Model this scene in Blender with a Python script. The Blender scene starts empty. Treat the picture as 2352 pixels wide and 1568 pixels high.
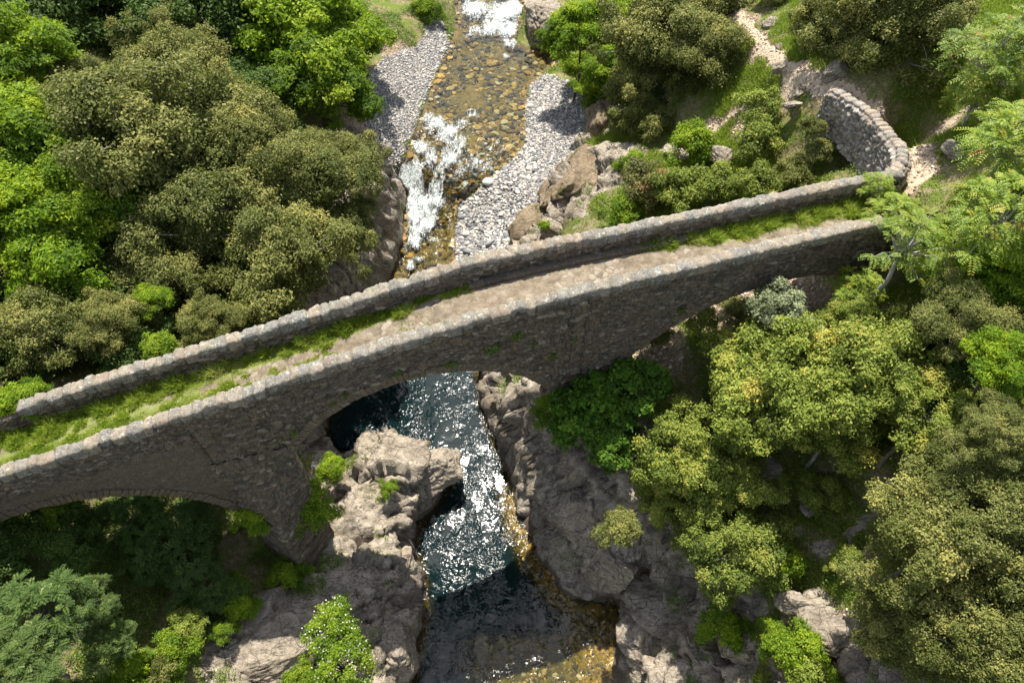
import bpy, math, random
import numpy as np
from mathutils import Vector, Matrix
from mathutils.geometry import delaunay_2d_cdt
R = math.radians
rng = np.random.default_rng(7); random.seed(7)
SC = bpy.context.scene; C = SC.collection

# ------------------------------------------------------------------ camera, sky, sun, exposure
PITCH = R(52); FP = 1568.0; CZ = 30.0
cP, sP = math.cos(PITCH), math.sin(PITCH)
cam = bpy.data.cameras.new('camera'); camo = bpy.data.objects.new('camera', cam); C.objects.link(camo)
camo.location = (0, 0, CZ); camo.rotation_euler = (R(90) - PITCH, 0, 0)
cam.sensor_width = 36; cam.lens = 24.0; cam.clip_end = 1000; cam.clip_start = 0.1
SC.camera = camo
SUN_EL, SUN_AZ = R(64.8), R(-6)          # straight ahead of the lens, a little left, high
w = bpy.data.worlds.new("World"); SC.world = w; w.use_nodes = True
nt = w.node_tree; bg = nt.nodes['Background']; sky = nt.nodes.new('ShaderNodeTexSky')
sky.sky_type = 'NISHITA'; sky.sun_disc = False; sky.sun_elevation = SUN_EL; sky.sun_rotation = SUN_AZ
hs = nt.nodes.new('ShaderNodeHueSaturation'); hs.inputs['Saturation'].default_value = .55      # sky desaturated for white balance: a whiter light
nt.links.new(sky.outputs[0], hs.inputs['Color']); nt.links.new(hs.outputs[0], bg.inputs[0]); bg.inputs[1].default_value = 0.125
sd = bpy.data.lights.new('sun', 'SUN'); sd.energy = 5.0; sd.angle = R(0.53); sd.color = (1, 0.945, 0.84)
so = bpy.data.objects.new('sun', sd); C.objects.link(so)
sdir = Vector((math.sin(SUN_AZ) * math.cos(SUN_EL), math.cos(SUN_AZ) * math.cos(SUN_EL), math.sin(SUN_EL)))
so.rotation_euler = sdir.to_track_quat('Z', 'Y').to_euler()
SC.view_settings.view_transform = 'Standard'; SC.view_settings.look = 'None'
SC.view_settings.gamma = 1; SC.view_settings.exposure = 1.0
SC.render.engine = 'CYCLES'
SC.cycles.max_bounces = 7; SC.cycles.diffuse_bounces = 3; SC.cycles.glossy_bounces = 2
SC.cycles.transmission_bounces = 4; SC.cycles.transparent_max_bounces = 12
SC.cycles.sample_clamp_direct = 9.0
SC.cycles.caustics_reflective = False; SC.cycles.caustics_refractive = False

# ------------------------------------------------------------------ helpers
def at(px, py, z):
    "point of the place seen at that spot of the photograph when it lies at height z"
    x = px - 1176; y = 784 - py
    s = (CZ - z) / (FP * sP - y * cP)
    return (x * s, (FP * cP + y * sP) * s, z)

def hsh(*k):
    h = np.zeros(np.broadcast(*k).shape, dtype=np.uint32)
    for i, a in enumerate(k):
        h = (h ^ (a.astype(np.int64) & 0xffffffff).astype(np.uint32)) * np.uint32(0x9E3779B1 + 2 * i)
        h ^= h >> np.uint32(15)
    h = h * np.uint32(0x85EBCA6B); h ^= h >> np.uint32(13); h = h * np.uint32(0xC2B2AE35); h ^= h >> np.uint32(16)
    return h.astype(np.float64) / 4294967295.0

def vnoise(x, y, z=None, seed=0):
    if z is None: z = np.zeros_like(x)
    xi, yi, zi = np.floor(x), np.floor(y), np.floor(z)
    fx, fy, fz = x - xi, y - yi, z - zi
    fx, fy, fz = [f * f * f * (f * (f * 6 - 15) + 10) for f in (fx, fy, fz)]
    xi, yi, zi = xi.astype(np.int64), yi.astype(np.int64), zi.astype(np.int64)
    S = np.full_like(xi, seed)
    r = 0
    for dx in (0, 1):
        for dy in (0, 1):
            for dz in (0, 1):
                r = r + hsh(xi + dx, yi + dy, zi + dz, S) * (fx if dx else 1 - fx) * (fy if dy else 1 - fy) * (fz if dz else 1 - fz)
    return r * 2 - 1

def fbm(x, y, z=None, oct=4, seed=0, ridge=False, gain=.5):
    a, s, r = 1.0, 0.0, 0.0
    for i in range(oct):
        n = vnoise(x * 2**i, y * 2**i, None if z is None else z * 2**i, seed + i * 17)
        if ridge: n = 1 - 2 * np.abs(n)
        r = r + a * n; s += a; a *= gain
    return r / s

def worley(x, y, z=None, seed=0):
    "F1, F2 and the id of the nearest cell"
    if z is None: z = np.zeros_like(x); dzs = (0,)
    else: dzs = (-1, 0, 1)
    xi, yi, zi = [np.floor(a).astype(np.int64) for a in (x, y, z)]
    S = np.full_like(xi, seed)
    F1 = np.full(x.shape, 9.0); F2 = F1.copy(); ID = np.zeros(x.shape)
    for dx in (-1, 0, 1):
        for dy in (-1, 0, 1):
            for dz in dzs:
                cx, cy, cz = xi + dx, yi + dy, zi + dz
                px = cx + .1 + .8 * hsh(cx, cy, cz, S + 1); py = cy + .1 + .8 * hsh(cx, cy, cz, S + 2)
                pz = (cz + .1 + .8 * hsh(cx, cy, cz, S + 3)) if len(dzs) > 1 else z
                d = np.sqrt((x - px)**2 + (y - py)**2 + (z - pz)**2)
                near = d < F1
                F2 = np.where(near, F1, np.minimum(F2, d)); ID = np.where(near, hsh(cx, cy, cz, S + 4), ID)
                F1 = np.where(near, d, F1)
    return F1, F2, ID

def facets(x, y, z, seed=0):
    "broken stone: every cell of a 3-D mosaic is a block cut by its own tilted plane"
    xi, yi, zi = [np.floor(a).astype(np.int64) for a in (x, y, z)]; S = np.full_like(xi, seed)
    F1 = np.full(x.shape, 9.0); F2 = F1.copy(); val = np.zeros(x.shape)
    for dx in (-1, 0, 1):
        for dy in (-1, 0, 1):
            for dz in (-1, 0, 1):
                cx, cy, cz = xi + dx, yi + dy, zi + dz
                a, b, c, e = [hsh(cx, cy, cz, S + k) for k in (1, 2, 3, 4)]
                ox, oy, oz = x - (cx + a), y - (cy + b), z - (cz + c); d = np.abs(ox) * .6 + np.abs(oy) * .6 + np.abs(oz) * .6 + .5 * np.sqrt(ox**2 + oy**2 + oz**2)
                m = d < F1; F2 = np.where(m, F1, np.minimum(F2, d))
                val = np.where(m, (e - .5) + (a - .5) * 1.3 * ox + (c - .5) * 1.3 * oy + (b - .5) * 1.3 * oz, val); F1 = np.where(m, d, F1)
    return val, F2 - F1

def sstep(a, b, x):
    t = np.clip((x - a) / (b - a), 0, 1); return t * t * (3 - 2 * t)

def mesh_obj(name, V, F, mat, parent=None, smooth=False, attrs=None, nv=4):
    "F: (n, k) array of same-size faces or a list of such arrays"
    V = np.asarray(V, dtype=np.float32)
    Fs = F if isinstance(F, list) else [np.asarray(F)]
    me = bpy.data.meshes.new(name)
    me.vertices.add(len(V)); me.vertices.foreach_set('co', V.ravel())
    loops = np.concatenate([f.ravel() for f in Fs]).astype(np.int32)
    tot = np.concatenate([np.full(len(f), f.shape[1]) for f in Fs]).astype(np.int32)
    st = np.concatenate([[0], np.cumsum(tot)[:-1]]).astype(np.int32)
    me.loops.add(len(loops)); me.loops.foreach_set('vertex_index', loops)
    me.polygons.add(len(tot)); me.polygons.foreach_set('loop_start', st); me.polygons.foreach_set('loop_total', tot)
    me.polygons.foreach_set('use_smooth', np.full(len(tot), smooth))
    me.update(calc_edges=True)
    for k, a in (attrs or {}).items():
        at_ = me.attributes.new(k, 'FLOAT', 'POINT'); at_.data.foreach_set('value', np.asarray(a, dtype=np.float32).ravel())
    if mat: me.materials.append(mat)
    o = bpy.data.objects.new(name, me); C.objects.link(o)
    if parent: o.parent = parent
    return o

def tag(o, label=None, cat=None, group=None, kind=None):
    if label: o['label'] = label
    if cat: o['category'] = cat
    if group: o['group'] = group
    if kind: o['kind'] = kind
    return o

def thing(name, loc, label, cat, group=None, rz=0):
    o = bpy.data.objects.new(name, None); C.objects.link(o); o.location = loc; o.rotation_euler = (0, 0, rz)
    o.empty_display_size = .3
    return tag(o, label, cat, group)

def copy_tree(o, parent=None):
    c = o.copy(); C.objects.link(c); c.parent = parent
    for ch in [x for x in o.children]: copy_tree(ch, c)
    return c

# ---- node helpers
class NT:
    def __init__(s, name):
        s.m = bpy.data.materials.new(name); s.m.use_nodes = True; s.t = s.m.node_tree
        s.b = s.t.nodes['Principled BSDF']; s.out = s.t.nodes['Material Output']
    def n(s, typ, **k):
        nd = s.t.nodes.new(typ)
        ins = k.pop('ins', {})
        for a, v in k.items(): setattr(nd, a, v)
        for a, v in ins.items(): s.set(nd.inputs[a], v)
        return nd
    def set(s, inp, v):
        if isinstance(v, bpy.types.NodeSocket): s.t.links.new(v, inp)
        else:
            try: inp.default_value = v
            except Exception: inp.default_value = (*v, 1)
    def coord(s, scale=(1, 1, 1), obj=True):
        tc = s.n('ShaderNodeTexCoord'); mp = s.n('ShaderNodeMapping')
        s.set(mp.inputs[0], tc.outputs['Object']); mp.inputs['Scale'].default_value = scale
        return mp.outputs[0]
    def noise(s, vec, scale, detail=5, rough=.6, out=0, dist=0):
        return s.n('ShaderNodeTexNoise', ins={'Vector': vec, 'Scale': scale, 'Detail': detail, 'Roughness': rough, 'Distortion': dist}).outputs[out]
    def vor(s, vec, scale, feature='F1', out='Distance', rand=1):
        return s.n('ShaderNodeTexVoronoi', feature=feature, ins={'Vector': vec, 'Scale': scale, 'Randomness': rand}).outputs[out]
    def ramp(s, fac, stops, interp='LINEAR'):
        r = s.n('ShaderNodeValToRGB'); s.set(r.inputs[0], fac); cr = r.color_ramp; cr.interpolation = interp
        while len(cr.elements) < len(stops): cr.elements.new(.5)
        for e, (p, c) in zip(cr.elements, stops):
            e.position = p; e.color = (*c, 1) if isinstance(c, tuple) else (c, c, c, 1)
        return r.outputs[0]
    def mix(s, f, a, b, mode='MIX'):
        m = s.n('ShaderNodeMix', data_type='RGBA', blend_type=mode)
        s.set(m.inputs[0], f); s.set(m.inputs[6], a); s.set(m.inputs[7], b); return m.outputs[2]
    def math(s, op, a, b=0.0, c=0.0, clamp=False):
        m = s.n('ShaderNodeMath', operation=op, use_clamp=clamp); s.set(m.inputs[0], a); s.set(m.inputs[1], b); s.set(m.inputs[2], c); return m.outputs[0]
    def attr(s, name):
        return s.n('ShaderNodeAttribute', attribute_name=name).outputs['Fac']
    def bump(s, h, strength=.5, dist=.05, normal=None):
        b = s.n('ShaderNodeBump', ins={'Height': h, 'Strength': strength, 'Distance': dist})
        if normal is not None: s.set(b.inputs['Normal'], normal)
        return b.outputs[0]
    def fin(s, col=None, rough=None, normal=None, spec=None):
        if col is not None: s.set(s.b.inputs['Base Color'], col)
        if rough is not None: s.set(s.b.inputs['Roughness'], rough)
        if normal is not None: s.set(s.b.inputs['Normal'], normal)
        if spec is not None: s.set(s.b.inputs['Specular IOR Level'], spec)
        return s.m
# ------------------------------------------------------------------ materials of the setting
def mat_rock(name='rock', tint=(1, 1, 1), moss=0.35):
    t = NT(name); v = t.coord()
    big = t.noise(v, .55, 5, .6); mid = t.noise(v, 2.3, 8, .68); fine = t.noise(v, 14, 6, .75)
    st = t.coord((1.2, 3.5, 5.0)); strat = t.noise(st, 1.3, 7, .7, dist=.6)
    c = t.ramp(mid, [(.3, (.13 , .105, .08)), (.42, (.31, .26, .20)), (.56, (.42, .36, .285)), (.75, (.53, .475, .39))])
    c = t.mix(t.ramp(big, [(.48, 0.0), (.68, .6)]), c, t.mix(mid, (.24, .17, .12), (.44, .345, .27)))
    c = t.mix(t.ramp(strat, [(.36, .75), (.46, 0.0)]), c, (.06, .05, .042))
    c = t.mix(t.ramp(fine, [(.35, .6), (.5, 0.0)]), c, (.09, .08, .07))
    sp = t.vor(v, 9, out='Distance')
    c = t.mix(t.ramp(sp, [(.08, .55), (.2, 0.0)]), c, (.52, .50, .45))      # lichen spots
    ms = t.math('MULTIPLY', t.ramp(t.noise(v, 1.1, 6, .72), [(.50, 0.0), (.64, 1.0)]), moss)
    c = t.mix(ms, c, t.mix(fine, (.03, .045, .012), (.13, .14, .035)))
    crk = t.vor(t.mix(.4, v, t.n('ShaderNodeTexNoise', ins={'Vector': v, 'Scale': 2.0}).outputs[1]), 1.4, 'DISTANCE_TO_EDGE')
    c = t.mix(t.ramp(crk, [(.002, .45), (.015, 0.0)]), c, (.025, .022, .02))
    mp2 = t.n('ShaderNodeMapping'); t.set(mp2.inputs[0], v); mp2.inputs['Rotation'].default_value = (.5, .35, .6); mp2.inputs['Scale'].default_value = (.8, 2.3, 2.6)
    vw = t.mix(.12, mp2.outputs[0], t.n('ShaderNodeTexNoise', ins={'Vector': v, 'Scale': 3.0, 'Detail': 4.0}).outputs[1]); ck2 = t.vor(vw, 1.5, 'DISTANCE_TO_EDGE')
    brk = t.ramp(t.noise(v, 1.7, 3, .6), [(.45, 0.0), (.55, 1.0)])
    c = t.mix(t.math('MULTIPLY', brk, t.ramp(ck2, [(.006, .8), (.04, 0.0)])), c, (.035, .028, .022))
    c = t.mix(t.ramp(t.noise(v, .9, 7, .7), [(.38, .55), (.52, 0.0)]), c, (.13, .105, .08))
    c = t.mix(1.0, c, tint, 'MULTIPLY')
    h = t.math('ADD', t.math('MULTIPLY', mid, 1.0), t.math('ADD', t.math('MULTIPLY', fine, .35), t.math('MULTIPLY', strat, .8)))
    h = t.math('ADD', h, t.ramp(crk, [(0, 0.0), (.02, .2)])); h = t.math('ADD', h, t.math('MULTIPLY', brk, t.ramp(ck2, [(0, -.7), (.07, 0.0)])))
    # below the waterline stone wears a brown and golden film of algae
    z = t.n('ShaderNodeSeparateXYZ', ins={0: t.n('ShaderNodeNewGeometry').outputs['Position']}).outputs[2]
    wl_ = t.math('ADD', z, t.math('MULTIPLY', t.noise(v, 1.5, 3, .6), -.5))
    c = t.mix(t.ramp(wl_, [(.02, .8), (.16, 0.0)]), c, (.07, .05, .03))          # stained and wet just above the pool
    return t.fin(c, .85, t.bump(h, 1.0, .11), .3)

def mat_bed():
    t = NT('river_bed'); v = t.coord()
    vd = t.mix(.25, v, t.n('ShaderNodeTexNoise', ins={'Vector': v, 'Scale': 4.0}).outputs[1])
    p = t.vor(vd, 6.5, out='Color'); e = t.vor(vd, 6.5, 'DISTANCE_TO_EDGE'); n = t.noise(v, 2.2, 6, .7)
    c = t.ramp(t.n('ShaderNodeSeparateColor', ins={0: p}).outputs[0], [(0, (.06, .04, .012)), (.4, (.15, .09, .02)), (.7, (.34, .18, .035)), (1, (.17, .12, .045))])
    c = t.mix(t.ramp(e, [(.0, .5), (.12, 0.0)]), c, (.06, .04, .012))
    c = t.mix(t.ramp(n, [(.38, 0.0), (.6, .75)]), c, (.20, .12, .02))
    c = t.mix(t.attr('deep'), c, (.012, .022, .014))  # deep bed coloured dark so that sunlight on it stays faint
    return t.fin(c, .7, t.bump(t.math('ADD', e, n), .8, .1), .2)

def mat_ground():
    t = NT('hillside_soil'); v = t.coord()
    a = t.noise(v, .8, 6, .68); b = t.noise(v, 5, 7, .75); f = t.noise(v, 30, 4, .7)
    soil = t.ramp(b, [(.3, (.09, .06, .04)), (.5, (.26, .18, .125)), (.7, (.50, .385, .29))])
    grass = t.ramp(f, [(.3, (.05, .08, .012)), (.5, (.12, .17, .03)), (.72, (.26, .28, .08))])
    g = t.ramp(a, [(.42, 0.0), (.56, 1.0)])
    c = t.mix(t.math('MULTIPLY', t.math('SUBTRACT', 1.0, t.math('MULTIPLY', t.attr('bare'), .9)), t.math('MAXIMUM', g, t.ramp(f, [(.45, 0.0), (.6, .8)]))), soil, grass)
    pe = t.vor(v, 7, 'DISTANCE_TO_EDGE'); pc = t.vor(v, 7, out='Color')
    c = t.mix(t.math('MULTIPLY', t.attr('bare'), t.ramp(pe, [(.06, 0.0), (.16, .55)])), c, t.mix(pc, (.30, .22, .16), (.62, .50, .40)))
    return t.fin(c, .95, t.bump(t.math('ADD', t.math('ADD', b, f), pe), .8, .08), .1)

def mat_path():
    t = NT('trodden_earth'); v = t.coord()
    b = t.noise(v, 4, 8, .75); p = t.vor(v, 9, 'DISTANCE_TO_EDGE'); pc = t.vor(v, 9, out='Color')
    c = t.ramp(b, [(.3, (.24, .17, .11)), (.5, (.42, .33, .23)), (.7, (.58, .48, .36))])
    c = t.mix(t.ramp(p, [(.05, 0.0), (.14, .5)]), c, t.mix(pc, (.33, .25, .18), (.6, .5, .4)))
    return t.fin(c, .95, t.bump(t.math('ADD', b, p), .8, .06), .1)

def mat_gravel():
    t = NT('gravel_bed'); v = t.coord()
    p = t.vor(v, 14, out='Color'); e = t.vor(v, 14, 'DISTANCE_TO_EDGE'); n = t.noise(v, 1.2, 5, .6)
    r = t.n('ShaderNodeSeparateColor', ins={0: p}).outputs[0]
    c = t.ramp(r, [(0, (.09, .095, .105)), (.4, (.26, .26, .27)), (.7, (.42, .40, .37)), (1, (.66, .62, .56))])
    c = t.mix(t.ramp(e, [(0, .9), (.1, 0.0)]), c, (.06, .05, .045))
    c = t.mix(t.ramp(n, [(.5, 0.0), (.7, .5)]), c, (.30, .24, .19))
    return t.fin(c, .9, t.bump(e, 1, .08), .2)

ROCK = mat_rock(); ROCKM = mat_rock('mossy_rock', (.74, .66, .54), 1.0); BED = mat_bed(); GROUND = mat_ground(); PATH = mat_path(); GRAVEL = mat_gravel()

# ------------------------------------------------------------------ terrain
# bank and hillside heights: (photo x, photo y, height)
WL = [(1040,-90,4.6),(1042,0,4.35),(1047,42,4.2),(1038,84,4.0),(1021,126,3.85),(1005,168,3.75),(984,210,3.68),(971,252,3.6),
      (954,294,3.35),(929,361,3.0),(900,391,2.6),(933,441,1.6),(929,504,1.05),(921,559,.8),(900,630,.5)]
WR = [(1212,-90,4.6),(1210,0,4.35),(1198,42,4.2),(1188,92,3.95),(1215,109,3.9),(1278,113,3.9),(1285,143,3.85),(1248,168,3.75),
      (1215,197,3.68),(1206,244,3.6),(1210,294,3.5),(1202,336,3.4),(1173,378,3.1),(1131,403,2.7),(1097,437,2.2),(1055,470,1.7),(1047,525,1.2),(1047,588,.9)]
wl = [at(*p) for p in WL] + [(-7.4,26,.3),(-8,23.5,.1),(-9.0,21,0),(-9.6,19,0),(-9.4,17,0),(-8.2,16.2,0),(-6.6,16.7,0),(-5.1,16.6,0)] + \
     [at(*p) for p in [(1012,1045,0),(1030,1100,0),(1003,1150,0),(962,1200,0),(952,1250,0),(972,1330,0),(978,1400,0),(962,1490,0),(938,1568,0),(925,1700,0),(900,2000,0)]]
wr = [at(*p) for p in WR] + [(-3.1,27.5,.6),(-2.7,25.5,.3),(-2.1,23,.05),(-1.7,21.2,0)] + \
     [at(*p) for p in [(1104,930,0),(1130,1000,0),(1160,1060,0),(1183,1130,0),(1200,1200,0),(1238,1268,0),(1258,1300,0),(1290,1350,0),(1345,1385,0),(1400,1378,0),(1426,1392,0),(1416,1460,0),(1410,1568,0),(1402,1700,0),(1390,2000,0)]]
PTS = []
def add(px, py, z): PTS.append(at(px, py, z))
for p in """1260,20,4.9 1340,110,4.5 1320,170,4.1 1350,230,4.5 1345,290,4.5 1330,340,4.3 1280,400,4.0 1230,460,3.7 1190,520,3.0 1150,560,1.9 1110,590,1.3 1260,300,3.9 1250,240,3.85 1150,500,2.0 1090,560,1.3 1180,420,3.2
1000,30,4.6 990,80,4.4 950,130,4.3 900,170,4.5 960,200,3.95 930,260,3.9 900,300,4.0 860,220,4.6 850,300,4.6 880,350,4.2 830,150,5 870,90,5.4 930,60,5.3 960,0,5.2 830,0,5.8 780,200,5.5 780,300,5.6
700,0,7 400,0,9 0,0,12.5 -300,0,15 0,300,11.5 400,300,8.5 700,330,6.4 0,600,10 300,600,8 600,500,6.8 780,400,6.4 -300,500,13 0,850,9 250,800,7.6
1400,50,6 1300,-50,5 1550,100,9 1450,200,6.3 1400,300,6.8 1400,345,7.3 1340,330,5.6 1550,340,8.3 1650,300,9.5 1750,250,11 1850,250,12.6 1800,350,11 1850,420,10.8 1700,400,9.6 1600,420,9 1500,480,8 1450,400,7.8 1380,480,7 1330,400,6.3 1270,480,5.0 1220,560,4.0 1340,540,6.5
1700,-60,12 1700,40,12 1740,90,12.5 1800,140,13 1890,190,13.6 1960,215,13.75 2030,250,13.8 2085,295,13.8 2110,335,13.75 2120,400,13.65 2085,430,13.5 2150,350,14 2200,300,14.5 2352,250,15.5 2200,450,14.4 2352,400,15.4 2352,550,15.2 2050,150,14.8 2200,100,15.3 2352,0,16 1900,80,14 1900,-60,14 2600,0,17 2600,400,17
1900,250,13.0 1920,330,12.0 1960,390,11.3 2030,405,11.4
1150,900,2.8 1200,885,5.2 1238,897,6.6 1195,960,3.6 1235,1000,4.6 1200,1040,2.6 1250,1100,3.2 1215,1090,1.7 1258,1200,2.0 1228,1190,1.0 1262,1270,.6 1300,1000,6 1400,1000,7.2 1440,1080,7.2 1445,1180,5.8 1350,1130,5.2 1300,1200,3.4 1300,1300,1.2 1350,1250,3.0 1390,1330,1.6 1430,1340,1.8 1500,1290,3.4 1450,1290,3.2 1470,1345,1.3
1480,1400,1.5 1500,1500,1.8 1470,1560,1.4 1600,1450,2.9 1600,1568,2.7 1700,1500,4 1600,1350,3.8 1500,1700,1.5 1650,1700,3 1540,1340,2.8
1750,1350,5.5 1850,1250,7 1900,1400,6.8 1800,1568,4.5 2000,1500,7.2 2100,1300,9 2352,1500,10.5 2352,1800,9.5 1900,1800,5 1700,1200,6.3 1600,1200,5.6 1560,1100,6.4 1700,1000,7.6 1550,950,7.6 1900,1050,9 2150,1050,10.6 2352,1100,12.2 1500,880,8 1650,850,8.6 1850,800,9.8 2100,750,11.6 2352,800,13.5 1650,700,9.2 1500,780,8.6 1850,640,10.3 2050,600,12.3 2200,550,13.8 2600,800,15 2600,1400,13
560,1230,3.2 300,1200,5 100,1200,6.5 0,1300,7 0,1568,7.2 -300,1568,9 300,1568,5.2 300,1400,4.5 500,1350,3.2 470,1500,4.1 600,1400,3.6 690,1430,3.4 560,1520,4.0 450,1568,4.5 650,1550,3.2 720,1300,2.5 640,1270,2.7 800,1250,2.3 850,1350,2.4 800,1450,2.6 900,1400,2.2 930,1330,2.0 955,1420,1.7 925,1510,1.8 890,1568,2.0 860,1700,2.2 600,1700,3.8 0,1800,7.5 900,1240,2.1 925,1205,1.9
780,1180,2.5 850,1150,2.6 900,1100,3.1 960,1085,2.7 1010,1075,1.9 1022,1090,1.4 930,1020,2.7 870,1000,2.6 800,1050,2.6 740,1070,3.0 975,1130,1.7 700,1150,3.0""".split():
    add(*[float(a) for a in p.split(',')])
PTS += [(-7.9,34.5,5.2),(-7.8,32.2,5.3),(-7.9,30,5.4),(-8.1,28,5.5),(-8.6,25.5,6),(-9.2,23,6.3),(-10.2,21,6.4),(-10.9,19,6.2),(-10.6,16.8,5.0),(-9.6,15,2.6),
        (-13,17,7.5),(-17,15,8.3),(-22,12,9),(-13,23,7.6),(-17,23,8.2),(-21,6.5,9.5),(-26,6,11),(-19,4,8),(-24,0,9),
        (-1.2,25.5,2.6),(0,23.5,4.6),(1.5,21,6.2),(3,19,7),(5,20.5,7.8),(8,22,8.6),(12,19,10.2),(3.5,15.5,7.0),(1.2,27,3.4),
        (18,15,14.2),(21,17,15),(40,20,17),(60,40,22),(60,85,25),(60,0,18),(60,-20,16),(20,-8,11),(20,-20,10),(8,-10,5),(8,-20,4),(-3,-20,0),(-1,-8,0),
        (-10,-6,3),(-10,-20,3),(-20,-20,9),(-60,-20,20),(-60,20,22),(-60,60,24),(-60,85,26),(-30,60,14),(-14,62,8),(-6,64,6),(-6,85,8),(2,85,7.5),(9,60,8),(14,70,12),(30,60,18)]
def dens(L, step=.55):
    out = []
    for a, b in zip(L, L[1:]):
        a, b = np.array(a), np.array(b); k = max(1, int(np.linalg.norm((b - a)[:2]) / step))
        out += [tuple(a + (b - a) * i / k) for i in range(k)]
    return out + [L[-1]]
wld, wrd = dens(wl), dens(wr)
POLY = np.array([(p[0], p[1]) for p in wld] + [(p[0], p[1]) for p in wrd[::-1]])

def seg_dist(X, Y, L):
    D = np.full(X.shape, 1e9); Z = np.zeros(X.shape)
    for a, b in zip(L, L[1:]):
        dx, dy = b[0] - a[0], b[1] - a[1]; q = dx * dx + dy * dy + 1e-9
        t = np.clip(((X - a[0]) * dx + (Y - a[1]) * dy) / q, 0, 1)
        d = np.hypot(X - a[0] - t * dx, Y - a[1] - t * dy); m = d < D
        D = np.where(m, d, D); Z = np.where(m, a[2] + t * (b[2] - a[2]), Z)
    return D, Z
def inside(X, Y, P):
    r = np.zeros(X.shape, bool); j = len(P) - 1
    for i in range(len(P)):
        xi, yi = P[i]; xj, yj = P[j]
        if yi != yj:
            r ^= ((yi > Y) != (yj > Y)) & (X < (xj - xi) * (Y - yi) / (yj - yi) + xi)
        j = i
    return r

def axis(*seg):
    a = []
    for lo, hi, st in seg: a.append(np.arange(lo, hi - 1e-6, st))
    a.append([seg[-1][1]]); return np.concatenate(a)
gx = axis((-60, -30, 1.0), (-30, -13, .3), (-13, 14, .1), (14, 24, .16), (24, 60, 1.0))
gy = axis((-20, 0, .8), (0, 4, .3), (4, 36, .1), (36, 62, .16), (62, 85, .8))
GX, GY = np.meshgrid(gx, gy)          # (ny, nx)
ny, nx = GX.shape

def tin(points):
    vs, _, fs, _, _, _ = delaunay_2d_cdt([Vector((p[0], p[1])) for p in points], [], [], 0, 1e-5)
    zs = {}
    P = np.array([(p[0], p[1]) for p in points]); Zp = np.array([p[2] for p in points])
    vz = [Zp[np.argmin((P[:, 0] - v.x)**2 + (P[:, 1] - v.y)**2)] for v in vs]
    Z = np.full(GX.shape, np.nan)
    for f in fs:
        a, b, c = [vs[i] for i in f]; za, zb, zc = [vz[i] for i in f]
        i0, i1 = np.searchsorted(gx, min(a.x, b.x, c.x) - 1e-6), np.searchsorted(gx, max(a.x, b.x, c.x) + 1e-6)
        j0, j1 = np.searchsorted(gy, min(a.y, b.y, c.y) - 1e-6), np.searchsorted(gy, max(a.y, b.y, c.y) + 1e-6)
        if i1 <= i0 or j1 <= j0: continue
        X, Y = GX[j0:j1, i0:i1], GY[j0:j1, i0:i1]
        d = (b.y - c.y) * (a.x - c.x) + (c.x - b.x) * (a.y - c.y)
        if abs(d) < 1e-12: continue
        l1 = ((b.y - c.y) * (X - c.x) + (c.x - b.x) * (Y - c.y)) / d
        l2 = ((c.y - a.y) * (X - c.x) + (a.x - c.x) * (Y - c.y)) / d; l3 = 1 - l1 - l2
        m = (l1 >= -1e-6) & (l2 >= -1e-6) & (l3 >= -1e-6)
        zz = l1 * za + l2 * zb + l3 * zc
        Z[j0:j1, i0:i1] = np.where(m, zz, Z[j0:j1, i0:i1])
    return Z
def blur(Z, k):
    for _ in range(k):
        Zp = np.pad(Z, 1, mode='edge')
        Z = (Zp[1:-1, 1:-1] * 4 + Zp[:-2, 1:-1] * 2 + Zp[2:, 1:-1] * 2 + Zp[1:-1, :-2] * 2 + Zp[1:-1, 2:] * 2 + Zp[:-2, :-2] + Zp[:-2, 2:] + Zp[2:, :-2] + Zp[2:, 2:]) / 16
    return Z
Hraw = tin(PTS + wld + wrd)
Hraw = np.where(np.isnan(Hraw), np.nanmean(Hraw), Hraw)
INW = inside(GX, GY, POLY)
DL, ZL = seg_dist(GX, GY, wld); DR, ZR = seg_dist(GX, GY, wrd)
DW = np.minimum(DL, DR)
wgt = 1 / (DL + .05)**2; wgr = 1 / (DR + .05)**2
WATZ = np.where(INW, tin(wld + wrd), (ZL * wgt + ZR * wgr) / (wgt + wgr)); WATZ = np.where(np.isnan(WATZ), ZL, WATZ); WATZ = blur(WATZ, 10)     # surface of the water, carried on under the banks
H = blur(Hraw, 3)
# bed: shallow upstream and along the right of the pool, deep in the gorge
pool = sstep(24, 19, GY)
shal = pool * sstep(1.3, .2, DR) * sstep(14.6, 13.4, GY)
left = pool * (DL < DR)
shal = np.maximum(shal, pool * sstep(-5.0, -.8, GX + .22 * (8 - GY)) * sstep(9.2, 7.8, GY))
maxd = .32 + pool * 3.2
depth = maxd * sstep(0, 1, DW / (.9 + 1.5 * pool - 1.7 * np.maximum(left, pool * (GY > 15)))) * (1 - .84 * shal) + .1
depth += .10 * fbm(GX * 1.3, GY * 1.3, oct=3, seed=5) * sstep(0, .8, DW)
H = np.where(INW, WATZ - np.maximum(depth, .03), H)
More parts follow.
